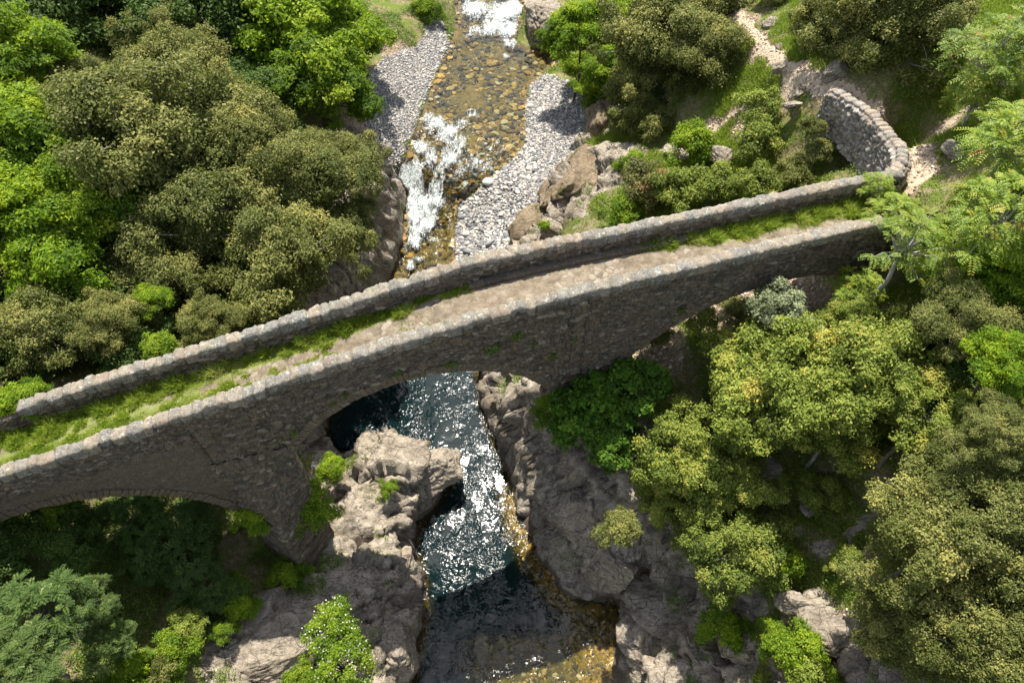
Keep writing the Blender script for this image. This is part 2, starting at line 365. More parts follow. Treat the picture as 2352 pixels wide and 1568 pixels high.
# slope decides where rock shows
dzx = np.gradient(H, gx, axis=1); dzy = np.gradient(H, gy, axis=0); slope = blur(np.hypot(dzx, dzy), 6)
def blob(pts, r):
    m = np.zeros(GX.shape)
    for p in pts:
        px, py, z, rr = p; a = at(px, py, z); m = np.maximum(m, sstep(rr * 1.25, rr * .7, np.hypot(GX - a[0], GY - a[1])))
    return m
RK = [(880,1080,2.8,3.2),(800,1150,2.5,2.2),(860,1320,2.2,2.3),(900,1450,2,2.4),(760,1400,2.8,2.2),(620,1480,3.8,2.2),(700,1540,3,2.2),(880,1550,2,2.5),(1180,950,3,2.0),(1220,1100,2.5,1.6),
      (1340,1100,5,2.6),(1340,1260,3,2.2),(1440,1280,3,1.6),(1500,1450,2,2.1),(1520,1560,2,2.2),(1620,1520,3,1.5),(1430,1150,6.5,1.5),(1300,420,5.8,2.7),(1240,500,4.6,2.2),(1390,380,7.2,2.0),(1210,560,3.2,1.5),
      (1390,290,6,1.6),(1550,1210,4,1.2),(1890,1520,6,1.3),(1640,1310,4.3,1.0)]
rock = np.maximum(blob(RK, 1), sstep(.95, 1.35, slope + .25 * fbm(GX * .8, GY * .8, oct=3, seed=9)) * (GY < 40) * (GX < 12) * ~((GX > 5) & (GY > 14)))
rock = np.maximum(rock, ((GX > -11.5) & (GX < -7.2) & (GY > 16) & (GY < 36) & ~INW) * 1.0)
rock = np.clip(rock, 0, 1) * (~INW | (DW < .25))
GB = [[(1010,40,4.4),(1035,100,4),(1000,170,3.8),(965,260,3.7),(925,365,3.1),(895,380,3.9),(840,300,4.6),(820,200,4.8),(880,140,4.7),(960,110,4.4),(980,60,4.6)],
      [(1250,165,3.8),(1215,197,3.7),(1205,250,3.6),(1208,330,3.5),(1130,403,2.7),(1095,440,2.2),(1055,470,1.7),(1045,530,1.2),(1045,600,1.0),(1180,600,1.7),(1215,520,3.2),(1250,460,3.8),(1300,400,4.1),(1345,330,4.4),(1350,240,4.5),(1320,190,4.1)]]
gravel = np.zeros(GX.shape, bool)
for g in GB: gravel |= inside(GX + .35 * fbm(GX, GY, oct=2, seed=31), GY + .35 * fbm(GX, GY, oct=2, seed=37), [at(*p)[:2] for p in g])
gravel &= ~INW
rock = np.where(gravel, 0, rock)
pathl = [[at(*p) for p in L] for L in ([(1690,30,11.9),(1740,90,12.5),(1800,140,13),(1890,190,13.6),(1960,215,13.75),(2030,250,13.8),(2085,295,13.8),(2112,335,13.75),(2120,400,13.65),(2090,440,13.5)],
                                         [(2085,290,13.8),(2200,240,14.7),(2300,200,15.2)],[(1800,150,13),(1830,230,12.6),(1700,265,10.3),(1560,335,8.4),(1480,345,8)])]
pd = np.minimum(np.minimum(seg_dist(GX, GY, pathl[0])[0], seg_dist(GX, GY, pathl[1])[0] + .16), seg_dist(GX, GY, pathl[2])[0] + .2)
pn = fbm(GX * 1.1, GY * 1.1, oct=4, seed=12)
path = (pd + .34 * pn < .30) & (rock < .3)
bare = sstep(.5, .12, pd + .8 * pn)
bare = np.maximum(bare, blob([(1650,700,9.2,1.5),(1500,790,8.7,1.5),(1850,640,10.4,1.5),(1720,290,10.3,.9),(830,310,4.7,1.3),(900,110,5,1.2),(1890,1440,6.6,.9)], 1))
# relief
q = rock[..., None][..., 0]
def rockrelief(x, y, z):
    wx = x + .6 * fbm(x * .7, y * .7, z * .7, 3, 3); wy = y + .6 * fbm(x * .7, y * .7, z * .7, 3, 4); wz = z + .4 * fbm(x * .7, y * .7, z * .7, 3, 6)
    c1, s1 = math.cos(.5), math.sin(.5); ux, uy = wx * c1 + wy * s1, -wx * s1 + wy * c1; uz = wz + .35 * ux
    f1, e1 = facets(ux * .38, uy * .75, uz * .8, 11); f2, e2 = facets(ux * .95, uy * 2.1, uz * 2.2, 21); f3, e3 = facets(ux * 2.6, uy * 5, uz * 5, 27)
    r = .85 * f1 - .16 * sstep(.10, 0, e1) + .30 * f2 - .08 * sstep(.08, 0, e2) + .07 * f3
    r += .12 * fbm(x * .8, y * 1.3, z * 2.0, 4, 40, True) + .03 * fbm(x * 7, y * 7, z * 7, 3, 50, True)
    return r
sl3 = np.stack([-dzx, -dzy, np.ones_like(H)], -1); sl3 = blur(sl3[..., 0], 4), blur(sl3[..., 1], 4), sl3[..., 2]
nl = np.sqrt(sl3[0]**2 + sl3[1]**2 + 1)
NXv, NYv, NZv = sl3[0] / nl, sl3[1] / nl, 1 / nl
rb = blur(rock, 2)
rr = rockrelief(GX, GY, H)
edge = np.where(INW, 0, sstep(0, .5, DW))
rr = rr * rb * (.25 + .75 * edge)
soft = (.22 * fbm(GX * .5, GY * .5, oct=4, seed=60) + .05 * fbm(GX * 3, GY * 3, oct=3, seed=61)) * (1 - rb) * edge * np.where(gravel, .35, 1) * np.where(path, .4, 1)
TX = GX + NXv * rr; TY = GY + NYv * rr; TZ = H + NZv * rr + soft
idx = np.arange(nx * ny).reshape(ny, nx)
quads = np.stack([idx[:-1, :-1], idx[:-1, 1:], idx[1:, 1:], idx[1:, :-1]], -1).reshape(-1, 4)
def fmask(M): return (M[:-1, :-1] & M[:-1, 1:] & M[1:, 1:] & M[1:, :-1]).ravel()
TV = np.stack([TX, TY, TZ], -1).reshape(-1, 3)
def sub(name, mask, mat, attrs=None, smooth=True):
    f = quads[mask]; u, inv = np.unique(f, return_inverse=True)
    o = mesh_obj(name, TV[u], inv.reshape(-1, 4), mat, smooth=smooth, attrs={k: a.ravel()[u] for k, a in (attrs or {}).items()})
    return tag(o, kind='structure')
mw = fmask(INW); mp = fmask(path) & ~mw; mg = fmask(gravel) & ~mw & ~mp; mr = fmask(rock > .35) & ~mw & ~mp & ~mg; mo = ~(mw | mp | mg | mr)
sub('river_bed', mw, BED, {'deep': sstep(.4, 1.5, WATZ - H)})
sub('path', mp, PATH); sub('gravel_bar', mg, GRAVEL); sub('gorge_cliffs', mr, ROCK, smooth=True); sub('hillside', mo, GROUND, {'bare': bare})
def hgt(x, y):
    "height of the terrain at a place"
    i = np.clip(np.searchsorted(gx, x) - 1, 0, nx - 2); j = np.clip(np.searchsorted(gy, y) - 1, 0, ny - 2)
    fx = (x - gx[i]) / (gx[i + 1] - gx[i]); fy = (y - gy[j]) / (gy[j + 1] - gy[j])
    Zt = H + soft + rr * np.clip(NZv, .5, 1)
    return Zt[j, i] * (1 - fx) * (1 - fy) + Zt[j, i + 1] * fx * (1 - fy) + Zt[j + 1, i] * (1 - fx) * fy + Zt[j + 1, i + 1] * fx * fy
HT = H + soft + rr * np.clip(NZv, .5, 1)
def hg(x, y, F=None):
    F = HT if F is None else F
    x, y = np.asarray(x, float), np.asarray(y, float)
    i = np.clip(np.searchsorted(gx, x) - 1, 0, nx - 2); j = np.clip(np.searchsorted(gy, y) - 1, 0, ny - 2)
    fx = np.clip((x - gx[i]) / (gx[i + 1] - gx[i]), 0, 1); fy = np.clip((y - gy[j]) / (gy[j + 1] - gy[j]), 0, 1)
    return F[j, i] * (1 - fx) * (1 - fy) + F[j, i + 1] * fx * (1 - fy) + F[j + 1, i] * (1 - fx) * fy + F[j + 1, i + 1] * fx * fy
def hit(px, py):
    "where the line of sight through that spot of the photograph meets the terrain"
    zs = np.arange(29, -3, -.05); x = px - 1176; y = 784 - py
    s = (CZ - zs) / (FP * sP - y * cP); X = x * s; Y = (FP * cP + y * sP) * s
    g = hg(X, Y); k = np.argmax(g >= zs); return float(X[k]), float(Y[k]), float(g[k])

# ------------------------------------------------------------------ water
WSEL = INW | (DW < .3)
WATZ = np.where(INW, WATZ, np.minimum(WATZ, HT - .04))
wm = (WSEL[:-1, :-1] | WSEL[:-1, 1:] | WSEL[1:, 1:] | WSEL[1:, :-1]).ravel()
# foam: (photo x, photo y, height, radius m, strength)
FO = [(1090,20,4.3,1.6,1),(1150,30,4.3,1.8,1),(1180,20,4.3,1.5,1),(1130,60,4.1,1.5,.8),(1100,65,4.1,1.1,.7),(1170,70,4,1.3,1),(1170,100,3.9,.9,.75),(1163,130,3.8,.6,.5),(1070,-20,4.4,1.5,1),(1160,-30,4.5,1.8,1),(1080,80,4,.8,.5),
      (1000,290,3.3,1.0,.75),(1025,305,3.3,1.1,.85),(1050,325,3.3,1.0,.75),(985,275,3.4,.8,.7),(1060,285,3.4,.8,.6),(1085,265,3.5,.7,.55),(965,335,3.1,.9,.7),(1035,352,3.1,1.0,.8),(985,360,3.0,.9,.7),(1095,370,3,.9,.6),(1120,380,2.9,.8,.5),(1060,385,2.8,.8,.6),
      (930,395,2.6,.8,.85),(950,400,2.5,.8,1),(965,380,2.7,.7,.7),(925,415,2.3,.7,.9),(960,430,2.1,.8,.9),(1010,400,2.6,.7,.7),(1025,370,2.9,.7,.7),(1000,430,2.1,.7,.8),
      (955,445,1.7,.9,1),(955,480,1.4,1.0,1),(975,520,1.0,1.0,.95),(955,555,.8,.8,.9),(985,470,1.5,.9,1),(945,460,1.6,.8,1),(975,465,1.6,.9,1),(1000,460,1.7,.8,.95),(960,500,1.1,.9,1),(985,500,1.2,.9,1),(950,535,.9,.8,.8),(975,540,.9,.8,.65),(925,575,.7,.6,.4),(945,608,.6,.55,.75),(965,600,.6,.4,.5),(1000,560,.8,.6,.35),(925,600,.6,.5,.3)]
foam = np.zeros(GX.shape)
WM = sstep(.0, .25, np.where(INW, DW, 0))
for px, py, z, r_, s_ in FO:
    a = at(px, py, z); foam = np.maximum(foam, s_ * sstep(r_ * 1.15, r_ * .1, np.hypot((GX - a[0]), (GY - a[1]) * .8)))
turb = np.maximum(foam, sstep(22, 30, GY) * .35 + sstep(3.3, 3.0, WATZ) * sstep(22, 26, GY) * .5)
turb = np.clip(turb + .25 * sstep(45, 50, GY), 0, 1)
str_n = fbm(GX * 1.6, GY * 1.0, oct=4, seed=70); str_r = fbm(GX * 2.6 + .6 * str_n, GY * 1.7, oct=4, seed=72, ridge=True)
foamv = np.clip(foam * 1.15 + .55 * (str_r - .25) * sstep(.05, .3, foam) - .1, 0, 1) * WM
WZ = WATZ + WM * turb * (.16 * str_n + .12 * str_r) + .015 * fbm(GX * 1.1, GY * 1.1, oct=2, seed=80)
WV = np.stack([GX, GY, WZ], -1).reshape(-1, 3)
def mat_water():
    t = NT('water'); v = t.coord((1, 1, 1))
    n1 = t.noise(v, 2.1, 2, .5, dist=1.1); n2 = t.noise(v, 5.6, 2, .5, dist=.9)
    calm = t.noise(t.coord((1.5, .7, 1)), .75, 3, .55, dist=1.2)
    h = t.math('ADD', t.math('MULTIPLY', n1, 1.0), t.math('MULTIPLY', n2, .33))
    nrm = t.bump(h, t.math('MULTIPLY', t.ramp(calm, [(.40, .10), (.50, .6), (.62, 1.0)]), t.math('MULTIPLY_ADD', t.attr('turb'), .6, 1.0)), .085)
    fre = t.n('ShaderNodeFresnel', ins={'IOR': 1.36, 'Normal': nrm})
    gl = t.n('ShaderNodeBsdfGlossy', ins={'Roughness': .045, 'Normal': nrm, 'Color': (1, 1, 1, 1)})
    tr = t.n('ShaderNodeBsdfTransparent', ins={'Color': (.93, .97, .93, 1)})
    tb_ = t.n('ShaderNodeBsdfDiffuse', ins={'Color': (.006, .020, .022, 1)})           # faint milkiness of deep mountain water
    m0 = t.n('ShaderNodeMixShader'); t.set(m0.inputs[0], t.math('MULTIPLY', t.attr('depth'), .5)); t.set(m0.inputs[1], tr.outputs[0]); t.set(m0.inputs[2], tb_.outputs[0]); tr = m0
    m1 = t.n('ShaderNodeMixShader'); t.set(m1.inputs[0], t.math('MULTIPLY', fre.outputs[0], 1.0, clamp=True)); t.set(m1.inputs[1], tr.outputs[0]); t.set(m1.inputs[2], gl.outputs[0])
    fm = t.attr('foam'); fn = t.noise(t.coord((1.9, .9, 1)), 4.2, 7, .66, dist=1.5)
    fac = t.math('MULTIPLY_ADD', fm, 1.25, t.math('MULTIPLY_ADD', fn, 3.2, -2.0))
    fac = t.math('MULTIPLY', t.ramp(fac, [(.0, 0.0), (.45, .55), (.75, 1.0)]), t.ramp(fm, [(.03, 0.0), (.2, 1.0)]))
    fb = t.n('ShaderNodeBsdfPrincipled', ins={'Base Color': t.ramp(fn, [(.35, (.34, .46, .44)), (.47, (.62, .70, .68)), (.56, (.86, .88, .87))]), 'Roughness': .6, 'Normal': t.bump(fn, 1.0, .3)})
    m2 = t.n('ShaderNodeMixShader'); t.set(m2.inputs[0], fac); t.set(m2.inputs[1], m1.outputs[0]); t.set(m2.inputs[2], fb.outputs[0])
    t.set(t.out.inputs['Surface'], m2.outputs[0])
    va = t.n('ShaderNodeVolumeAbsorption', ins={'Color': (.48, .60, .46, 1), 'Density': .85})
    t.set(t.out.inputs['Volume'], va.outputs[0])
    return t.m
WATER = mat_water()
f = quads[wm]; u, inv = np.unique(f, return_inverse=True); f = inv.reshape(-1, 4); top = WV[u]
bot = top.copy(); bot[:, 2] = np.minimum(HT.ravel()[u] - .6, top[:, 2] - 1.2)     # the body of water reaches below its bed
nb = len(top)
ed = np.concatenate([f[:, [0, 1]], f[:, [1, 2]], f[:, [2, 3]], f[:, [3, 0]]])
key = np.sort(ed, 1); uq, fi, cnt = np.unique(key, axis=0, return_index=True, return_counts=True)
be = ed[fi[cnt == 1]]
side = np.stack([be[:, 1], be[:, 0], be[:, 0] + nb, be[:, 1] + nb], -1)
wo = mesh_obj('river', np.concatenate([top, bot]), [np.concatenate([f, f[:, ::-1] + nb, side])], WATER, smooth=True,
              attrs={'foam': np.concatenate([foamv.ravel()[u], np.zeros(nb)]), 'turb': np.concatenate([turb.ravel()[u], np.zeros(nb)]), 'depth': np.concatenate([sstep(.3, 2.2, WATZ - H).ravel()[u], np.zeros(nb)])})
tag(wo, kind='structure')
# ------------------------------------------------------------------ masonry
def mat_masonry(name, tint=(1, 1, 1), lich=.5, warm=0.0):
    t = NT(name); v = t.coord()
    sid = t.attr('sid'); mor = t.attr('mor'); a = t.noise(v, 1.0, 5, .6); b = t.noise(v, 9, 6, .7); f = t.noise(v, 34, 4, .7)
    c = t.ramp(sid, [(0, (.045, .04, .036)), (.25, (.10, .086, .072)), (.5, (.165, .135, .105)), (.68, (.21, .155, .105)), (.82, (.13, .115, .10)), (.94, (.30, .26, .21)), (1, (.42, .38, .32))])
    c = t.mix(t.ramp(b, [(.3, .8), (.55, 0.0)]), c, (.05, .045, .04))
    c = t.mix(t.ramp(f, [(.50, 0.0), (.68, .7)]), c, (.40, .37, .32))
    c = t.mix(t.math('MULTIPLY', t.ramp(a, [(.5, 0.0), (.65, .55)]), lich), c, (.17, .11, .07))
    c = t.mix(t.math('MULTIPLY', t.ramp(t.noise(v, 3.1, 6, .75), [(.56, 0.0), (.66, 1.0)]), .55), c, (.06, .075, .02))
    c = t.mix(t.math('MULTIPLY', t.ramp(t.noise(v, 6, 6, .8), [(.56, 0.0), (.64, .9)]), lich), c, (.42, .41, .33))
    c = t.mix(t.math('MULTIPLY', mor, .6), c, t.mix(a, (.03, .026, .022), (.12, .10, .085)))
    c = t.mix(1.0, c, tint, 'MULTIPLY')
    return t.fin(c, .9, t.bump(t.math('ADD', b, t.math('MULTIPLY', f, .5)), .8, .035), .25)
MAS = mat_masonry('rubble_masonry', (.70, .675, .63)); COP = mat_masonry('lichened_coping', (1.14, 1.22, 1.27), .8); RET = mat_masonry('grey_walling', (1.6, 1.65, 1.75), .6)

def relief(u, z, seed=1, su=.235, sz=.15):
    wu = u + .09 * fbm(u * 2.2, z * 2.6, oct=3, seed=seed + 5); wz = z + .10 * fbm(u * 1.6, z * 1.9, oct=3, seed=seed + 6)
    F1, F2, ID = worley(wu / su, wz / sz, None, seed); G1, G2, IE = worley(wu / (su * .55), wz / (sz * .62), None, seed + 50)
    m = fbm(u * 1.4, z * 1.8, oct=3, seed=seed + 9) > .06
    e = np.where(m, F2 - F1, G2 - G1); ID = np.where(m, ID, IE)
    h = .06 * sstep(0, .22, e) + .085 * (ID - .5) * np.where(m, 1, .7) + .02 * fbm(u * 9, z * 9, oct=3, seed=seed + 8)
    return h, ID, 1 - sstep(.02, .16, e)

def stone_sheet(name, X, Y, U, Zg, NX_, NY_, mat, parent, seed=1, su=.30, sz=.165, amp=1.0, NZ_=0.0, flip=False, zt=None):
    "a grid of wall surface: X, Y plan position of every vertex, U run along the wall, normals"
    h, ID, mo_ = relief(U, Zg, seed, su, sz); h = h * amp
    if zt is not None: k_ = sstep(zt - .16, zt - .04, Zg); h = h * (1 - k_) - .05 * k_
    if seed == 1:      # rendered, horizontally streaked wall over the left arch
        pl = sstep(-8.6, -10.6, U + .5 * fbm(U, Zg, oct=3, seed=77)) * sstep(1.25, 1.7, top(U) - Zg + .3 * fbm(U * 1.3, Zg * 1.3, oct=3, seed=78)); h = h * (1 - .85 * pl); mo_ = mo_ * (1 - pl); ID = ID * (1 - pl) + pl * (.42 + .09 * fbm(U * .8, Zg * 5, oct=4, seed=79))
    V = np.stack([X + NX_ * h, Y + NY_ * h, Zg + NZ_ * h], -1)
    r, c = X.shape; ix = np.arange(r * c).reshape(r, c)
    q_ = np.stack([ix[:-1, :-1], ix[:-1, 1:], ix[1:, 1:], ix[1:, :-1]], -1).reshape(-1, 4)
    return V.reshape(-1, 3), (q_[:, ::-1] if flip else q_), ID.ravel(), mo_.ravel()
def join_sheets(name, S, mat, parent, smooth=True):
    Vs, Fs, I, M, o = [], [], [], [], 0
    for V, F_, a, b in S:
        Vs.append(V); Fs.append(F_ + o); I.append(a); M.append(b); o += len(V)
    return mesh_obj(name, np.concatenate(Vs), [np.concatenate(Fs)], mat, parent, smooth, {'sid': np.concatenate(I), 'mor': np.concatenate(M)})

AZB = R(16.5); D = np.array([math.cos(AZB), math.sin(AZB)]); N = np.array([-math.sin(AZB), math.cos(AZB)]); B0 = np.array([-.474, 13.636]) - N * .18
UT = [-30,-24,-15.2,-11.8,-8,-4.6,-1.9,0,3,6.7,9,13,16,20]; ZT = [10.0,10.85,11.95,12.48,13.05,13.72,14.2,14.42,14.47,14.4,14.4,14.42,14.3,14.1]
def top(u):
    u = np.asarray(u, float); return (np.interp(u - .6, UT, ZT) + np.interp(u, UT, ZT) * 2 + np.interp(u + .6, UT, ZT)) / 4
def ph(u): return .90 + .05 * sstep(-4, -11, np.asarray(u, float))
def neardz(u): return np.interp(u, [-6, -3, -1, 1, 4, 8, 12], [0, -.14, -.25, -.25, -.14, -.04, 0])
def deckz(u): return top(u) - ph(u)
def WB(u): return 2.42 + .25 * sstep(-2, -12, np.asarray(u, float))
PT = .36
def bp(u, v): return B0[0] + D[0] * u + N[0] * v, B0[1] + D[1] * u + N[1] * v
ARCH = [(-15.0, 4.6, 5.2), (-2.75, 6.65, 5.3), (10.3, 5.15, 7.4)]
U0, U1 = -29.0, 15.9
def lower(u):
    z = np.full(np.shape(u), -1.0)
    g = hg(*bp(u, 0)) ; g2 = hg(*bp(u, 2.2)); z = np.minimum(g, g2) - 1.0
    for c, zc, r in ARCH:
        m = np.abs(u - c) < r; z = np.where(m, np.maximum(z, zc + np.sqrt(np.maximum(r * r - (u - c)**2, 0))), z)
    return z
bridge = thing('stone_bridge', (0, 0, 0), 'old humpbacked bridge of dark rubble stone crossing the river gorge on three arches', 'bridge')
ST = .045
edges = [U0]
for c, zc, r in ARCH: edges += [c - r, c + r]
edges += [U1]; edges = sorted(e for e in edges if U0 <= e <= U1)
def face(v, sgn, topoff, step, seed):
    S = []
    for a, b in zip(edges, edges[1:]):
        A = [k for k in ARCH if k[0] - k[2] <= (a + b) / 2 <= k[0] + k[2]]
        if A:
            c, zc, r = A[0]; n = int(math.pi * r / step / 1.1); th = np.linspace(math.pi, 0, n); us = c + r * np.cos(th); us[0] += 1e-3; us[-1] -= 1e-3
            us = us[(us >= a - .01) & (us <= b + .01)]
        else: us = np.arange(a, b + 1e-6, step) if b - a > 3 * step else np.linspace(a, b, 5); us[-1] = b
        if a < -20.3: us = np.linspace(a, b, int((b - a) / step))
        lo = lower(us); hi = top(us) - topoff + (neardz(us) if sgn < 0 else 0)
        if A:
            c, zc, r = A[0]; lo = np.where(np.abs(us - c) >= r - .02, zc, lo)
        nr = int(np.max(hi - lo) / step) + 2; t_ = np.linspace(0, 1, nr)[:, None]
        Zg = lo + (hi - lo) * t_; Ug = np.broadcast_to(us, Zg.shape)
        Vv = v(Ug) if callable(v) else v
        X, Y = bp(Ug, Vv)
        S.append(stone_sheet('', X, Y, Ug, Zg, N[0] * sgn, N[1] * sgn, None, None, seed, flip=sgn > 0, zt=hi))
    return S
join_sheets('spandrel_wall', face(0.0, -1, .1, ST, 1), MAS, bridge)
join_sheets('spandrel_wall', face(WB, 1, .1, .09, 2), MAS, bridge)
# soffits and pier sides
for k, (c, zc, r) in enumerate(ARCH):
    base = float(min(hg(*bp(np.array(c - r), 1.0)), hg(*bp(np.array(c + r), 1.0)))) - 1.2
    nz = max(3, int((zc - base) / .12)); th = np.linspace(math.pi, 0, int(math.pi * r / .12))
    us = np.concatenate([np.full(nz, c - r), c + r * np.cos(th), np.full(nz, c + r)])
    zs = np.concatenate([np.linspace(base, zc, nz, endpoint=False), zc + r * np.sin(th), np.linspace(zc, base, nz + 1)[1:]])
    nu = np.concatenate([np.ones(nz), -np.cos(th), -np.ones(nz)]); nz_ = np.concatenate([np.zeros(nz), -np.sin(th), np.zeros(nz)])
    run = np.concatenate([[0], np.cumsum(np.hypot(np.diff(us), np.diff(zs)))])
    vv = np.linspace(0, 1, 24)[:, None] * WB(us)[None, :]
    Ug = np.broadcast_to(us, vv.shape); Zg = np.broadcast_to(zs, vv.shape); X, Y = bp(Ug, vv)
    h, ID, mo_ = relief(vv, np.broadcast_to(run, vv.shape), 5 + k, .34, .2)
    V = np.stack([X + D[0] * nu * h * .6, Y + D[1] * nu * h * .6, Zg + nz_ * h * .6], -1)
    ix = np.arange(V.shape[0] * V.shape[1]).reshape(V.shape[:2]); q_ = np.stack([ix[:-1, :-1], ix[:-1, 1:], ix[1:, 1:], ix[1:, :-1]], -1).reshape(-1, 4)
    mesh_obj('arch_soffit', V.reshape(-1, 3), q_, MAS, bridge, True, {'sid': ID.ravel(), 'mor': mo_.ravel()})
    # ring of thin stones round the opening
    n = int(math.pi * r / .17)
    for v0, sg in ((0.0, -1), (None, 1)):
        Vr, Fr, Ir, o = [], [], [], 0
        for i in range(n):
            t0, t1 = math.pi * (i + .06) / n, math.pi * (i + .94) / n; pr = .045 + .035 * rng.random(); ro = r + .30 + .12 * rng.random(); ri = r - .012 - .03 * rng.random()
            for tt, rr_, vv_ in ((t0, ri, -pr), (t1, ri, -pr), (t1, ro, -pr), (t0, ro, -pr), (t0, ri, .35), (t1, ri, .35), (t1, ro, .1), (t0, ro, .1)):
                uu = c + rr_ * math.cos(tt); w0 = 0.0 if sg < 0 else float(WB(uu)); vw = w0 - sg * vv_ * 1.0 if sg > 0 else vv_
                x, y = bp(uu, vw); Vr.append((x, y, zc + rr_ * math.sin(tt)))
            Ir += [rng.random() * .35 + .45] * 8
            Fr += [[o + a for a in q] for q in ((0, 1, 2, 3), (0, 3, 7, 4), (1, 5, 6, 2), (3, 2, 6, 7), (0, 4, 5, 1))]; o += 8
        mesh_obj('arch_ring', np.array(Vr), np.array(Fr), MAS, bridge, False, {'sid': Ir, 'mor': np.zeros(len(Ir))})
# cutwaters in front of the two piers
def cutwater(ua, ub, zt, zb, pmax, k):
    uc = (ua + ub) / 2; us = np.concatenate([np.linspace(ua - .02, uc, 36), np.linspace(uc, ub + .02, 36)[1:]]); zs = np.arange(zb, zt, .05)
    Ug, Zg = np.meshgrid(us, zs)
    prot = np.minimum(pmax, (zt - Zg) * k) + (zt - Zg) * .035
    tri = 1 - np.abs(Ug - uc) / ((ub - ua) / 2 + .02)
    vv = -prot * np.clip(tri, 0, 1)**.8 - .03
    X, Y = bp(Ug, vv); s_ = np.sign(Ug - uc); nx_ = D[0] * s_ * .6 - N[0] * .8; ny_ = D[1] * s_ * .6 - N[1] * .8
    join_sheets('cutwater', [stone_sheet('', X, Y, Ug, Zg, nx_, ny_, None, None, 9, .34, .18)], MAS, bridge)
cutwater(-9.85, -7.4, 9.9, .2, 1.25, .30)
cutwater(2.4, 3.1, 8.9, 4.5, .5, .25)
# parapets: inner face, end faces; coping stones
def parapet(v_in, sgn, u0, u1, seed):
    us = np.arange(u0, u1, ST * 1.2); nr = 30; t_ = np.linspace(0, 1, nr)[:, None]
    lo = deckz(us) - .12; hi = top(us) - .1 + (neardz(us) if sgn > 0 else -.12 * (us < -15.0)); Zg = lo + (hi - lo) * t_; Ug = np.broadcast_to(us, Zg.shape)
    X, Y = bp(Ug, v_in(Ug)); S = [stone_sheet('', X, Y, Ug, Zg, N[0] * sgn, N[1] * sgn, None, None, seed, flip=sgn > 0, zt=hi)]
    for ue, se in ((us[0], -1), (us[-1], 1)):
        vs = np.linspace(0, PT, 9); zz = np.linspace(float(deckz(ue)) - .3, float(top(ue)) - .1, 26); Vg, Z2 = np.meshgrid(vs, zz)
        w0 = float(v_in(np.array(ue))); X, Y = bp(np.full(Vg.shape, ue), w0 - sgn * Vg); S.append(stone_sheet('', X, Y, Vg, Z2, D[0] * se, D[1] * se, None, None, seed + 3, flip=(se * sgn) < 0))
    return join_sheets('parapet', S, MAS, bridge)
parapet(lambda u: np.full(np.shape(u), PT), 1, U0, 13.6, 14)
parapet(lambda u: WB(u) - PT, -1, U0, U1, 15)
def coping(path, z, length, width, height, mat, parent, seed, step=.38, name='coping', joint=lambda s: 1.0, groove=.045):
    "a rugged ridge of rounded stones bedded close together; path(s) -> centre x, y and tangent"
    g = np.random.default_rng(seed); bd = [0.0]
    while bd[-1] < length: bd.append(bd[-1] + step * g.uniform(.6, 1.4))
    bd = np.array(bd); m = len(bd); hj, wj, lj, cj, yw = g.uniform(.82, 1.2, m), g.uniform(.94, 1.07, m), g.uniform(-.03, .03, m), g.uniform(.3, .85, m), g.uniform(-.12, .12, m)
    ss = np.unique(np.concatenate([np.arange(0, length, .035)])); nb_ = 17; Bt = np.linspace(-.12, math.pi + .12, nb_)[:, None]
    ac0 = -np.sign(np.cos(Bt)) * np.abs(np.cos(Bt))**.8
    S_ = ss[None] + yw[np.clip(np.searchsorted(bd, ss) - 1, 0, m - 1)][None] * ac0 * width / 2
    k = np.clip(np.searchsorted(bd, S_) - 1, 0, m - 2); de = np.minimum(S_ - bd[k], bd[k + 1] - S_); jn = np.array([joint(q) for q in ss])[None]
    gr = sstep(.075, 0, de) * jn
    cx, cy, tx, ty = [np.array(a_) for a_ in zip(*[path(q) for q in ss])]; nx_, ny_ = -ty, tx
    kk = 1 - (1 - hj[k]) * jn
    ac = ac0 * width / 2 * (1 - (1 - wj[k]) * jn) + lj[k] * jn - ac0 * gr * groove * .8
    up = np.sin(np.clip(Bt, 0, math.pi))**.6 * height * kk - .06 - gr * groove * 1.2 * np.sin(np.clip(Bt, .2, math.pi - .2)) - .22 * (np.abs(Bt - math.pi / 2) > math.pi / 2)
    n1 = fbm(ss[None] * 3.5 + 0 * ac, ac * 4, up * 3 + seed, 4, seed); n2 = fbm(ss[None] * 11 + 0 * ac, ac * 11, up * 8, 3, seed + 3)
    up = up + .055 * n1 + .022 * n2; ac = ac + ac0 * (.05 * n1 + .02 * n2)
    V = np.stack([cx + nx_ * ac, cy + ny_ * ac, np.array([z(q) for q in ss])[None] + up], -1)
    ix = np.arange(V.shape[0] * V.shape[1]).reshape(V.shape[:2]); F_ = np.stack([ix[:-1, :-1], ix[:-1, 1:], ix[1:, 1:], ix[1:, :-1]], -1).reshape(-1, 4)
    caps = [np.stack([ix[:-1, e], ix[1:, e], np.full(nb_ - 1, ix[-1, e]), np.full(nb_ - 1, ix[0, e])], -1)[1:-1] for e in (0, -1)]
    return mesh_obj(name, V.reshape(-1, 3), [F_] + caps, mat, parent, True, {'sid': cj[k].ravel(), 'mor': (sstep(.03, 0, de) * jn * .8).ravel()})
def bpath(voff, u0):
    def f(s):
        u = u0 + s; x, y = bp(u, float(voff(u))); return x, y, D[0], D[1]
    return f
coping(bpath(lambda u: PT / 2, U0), lambda s: float(top(U0 + s) + neardz(U0 + s)) - .13, 13.6 - U0, .46, .17, COP, bridge, 3, joint=lambda s: 1 - .75 * float(sstep(3, 6, U0 + s)))
coping(bpath(lambda u: WB(u) - PT / 2, -15.0), lambda s: float(top(-15 + s)) - .13, U1 + 15, .46, .17, COP, bridge, 4, joint=lambda s: 1 - .75 * float(sstep(3, 6, s - 15)))
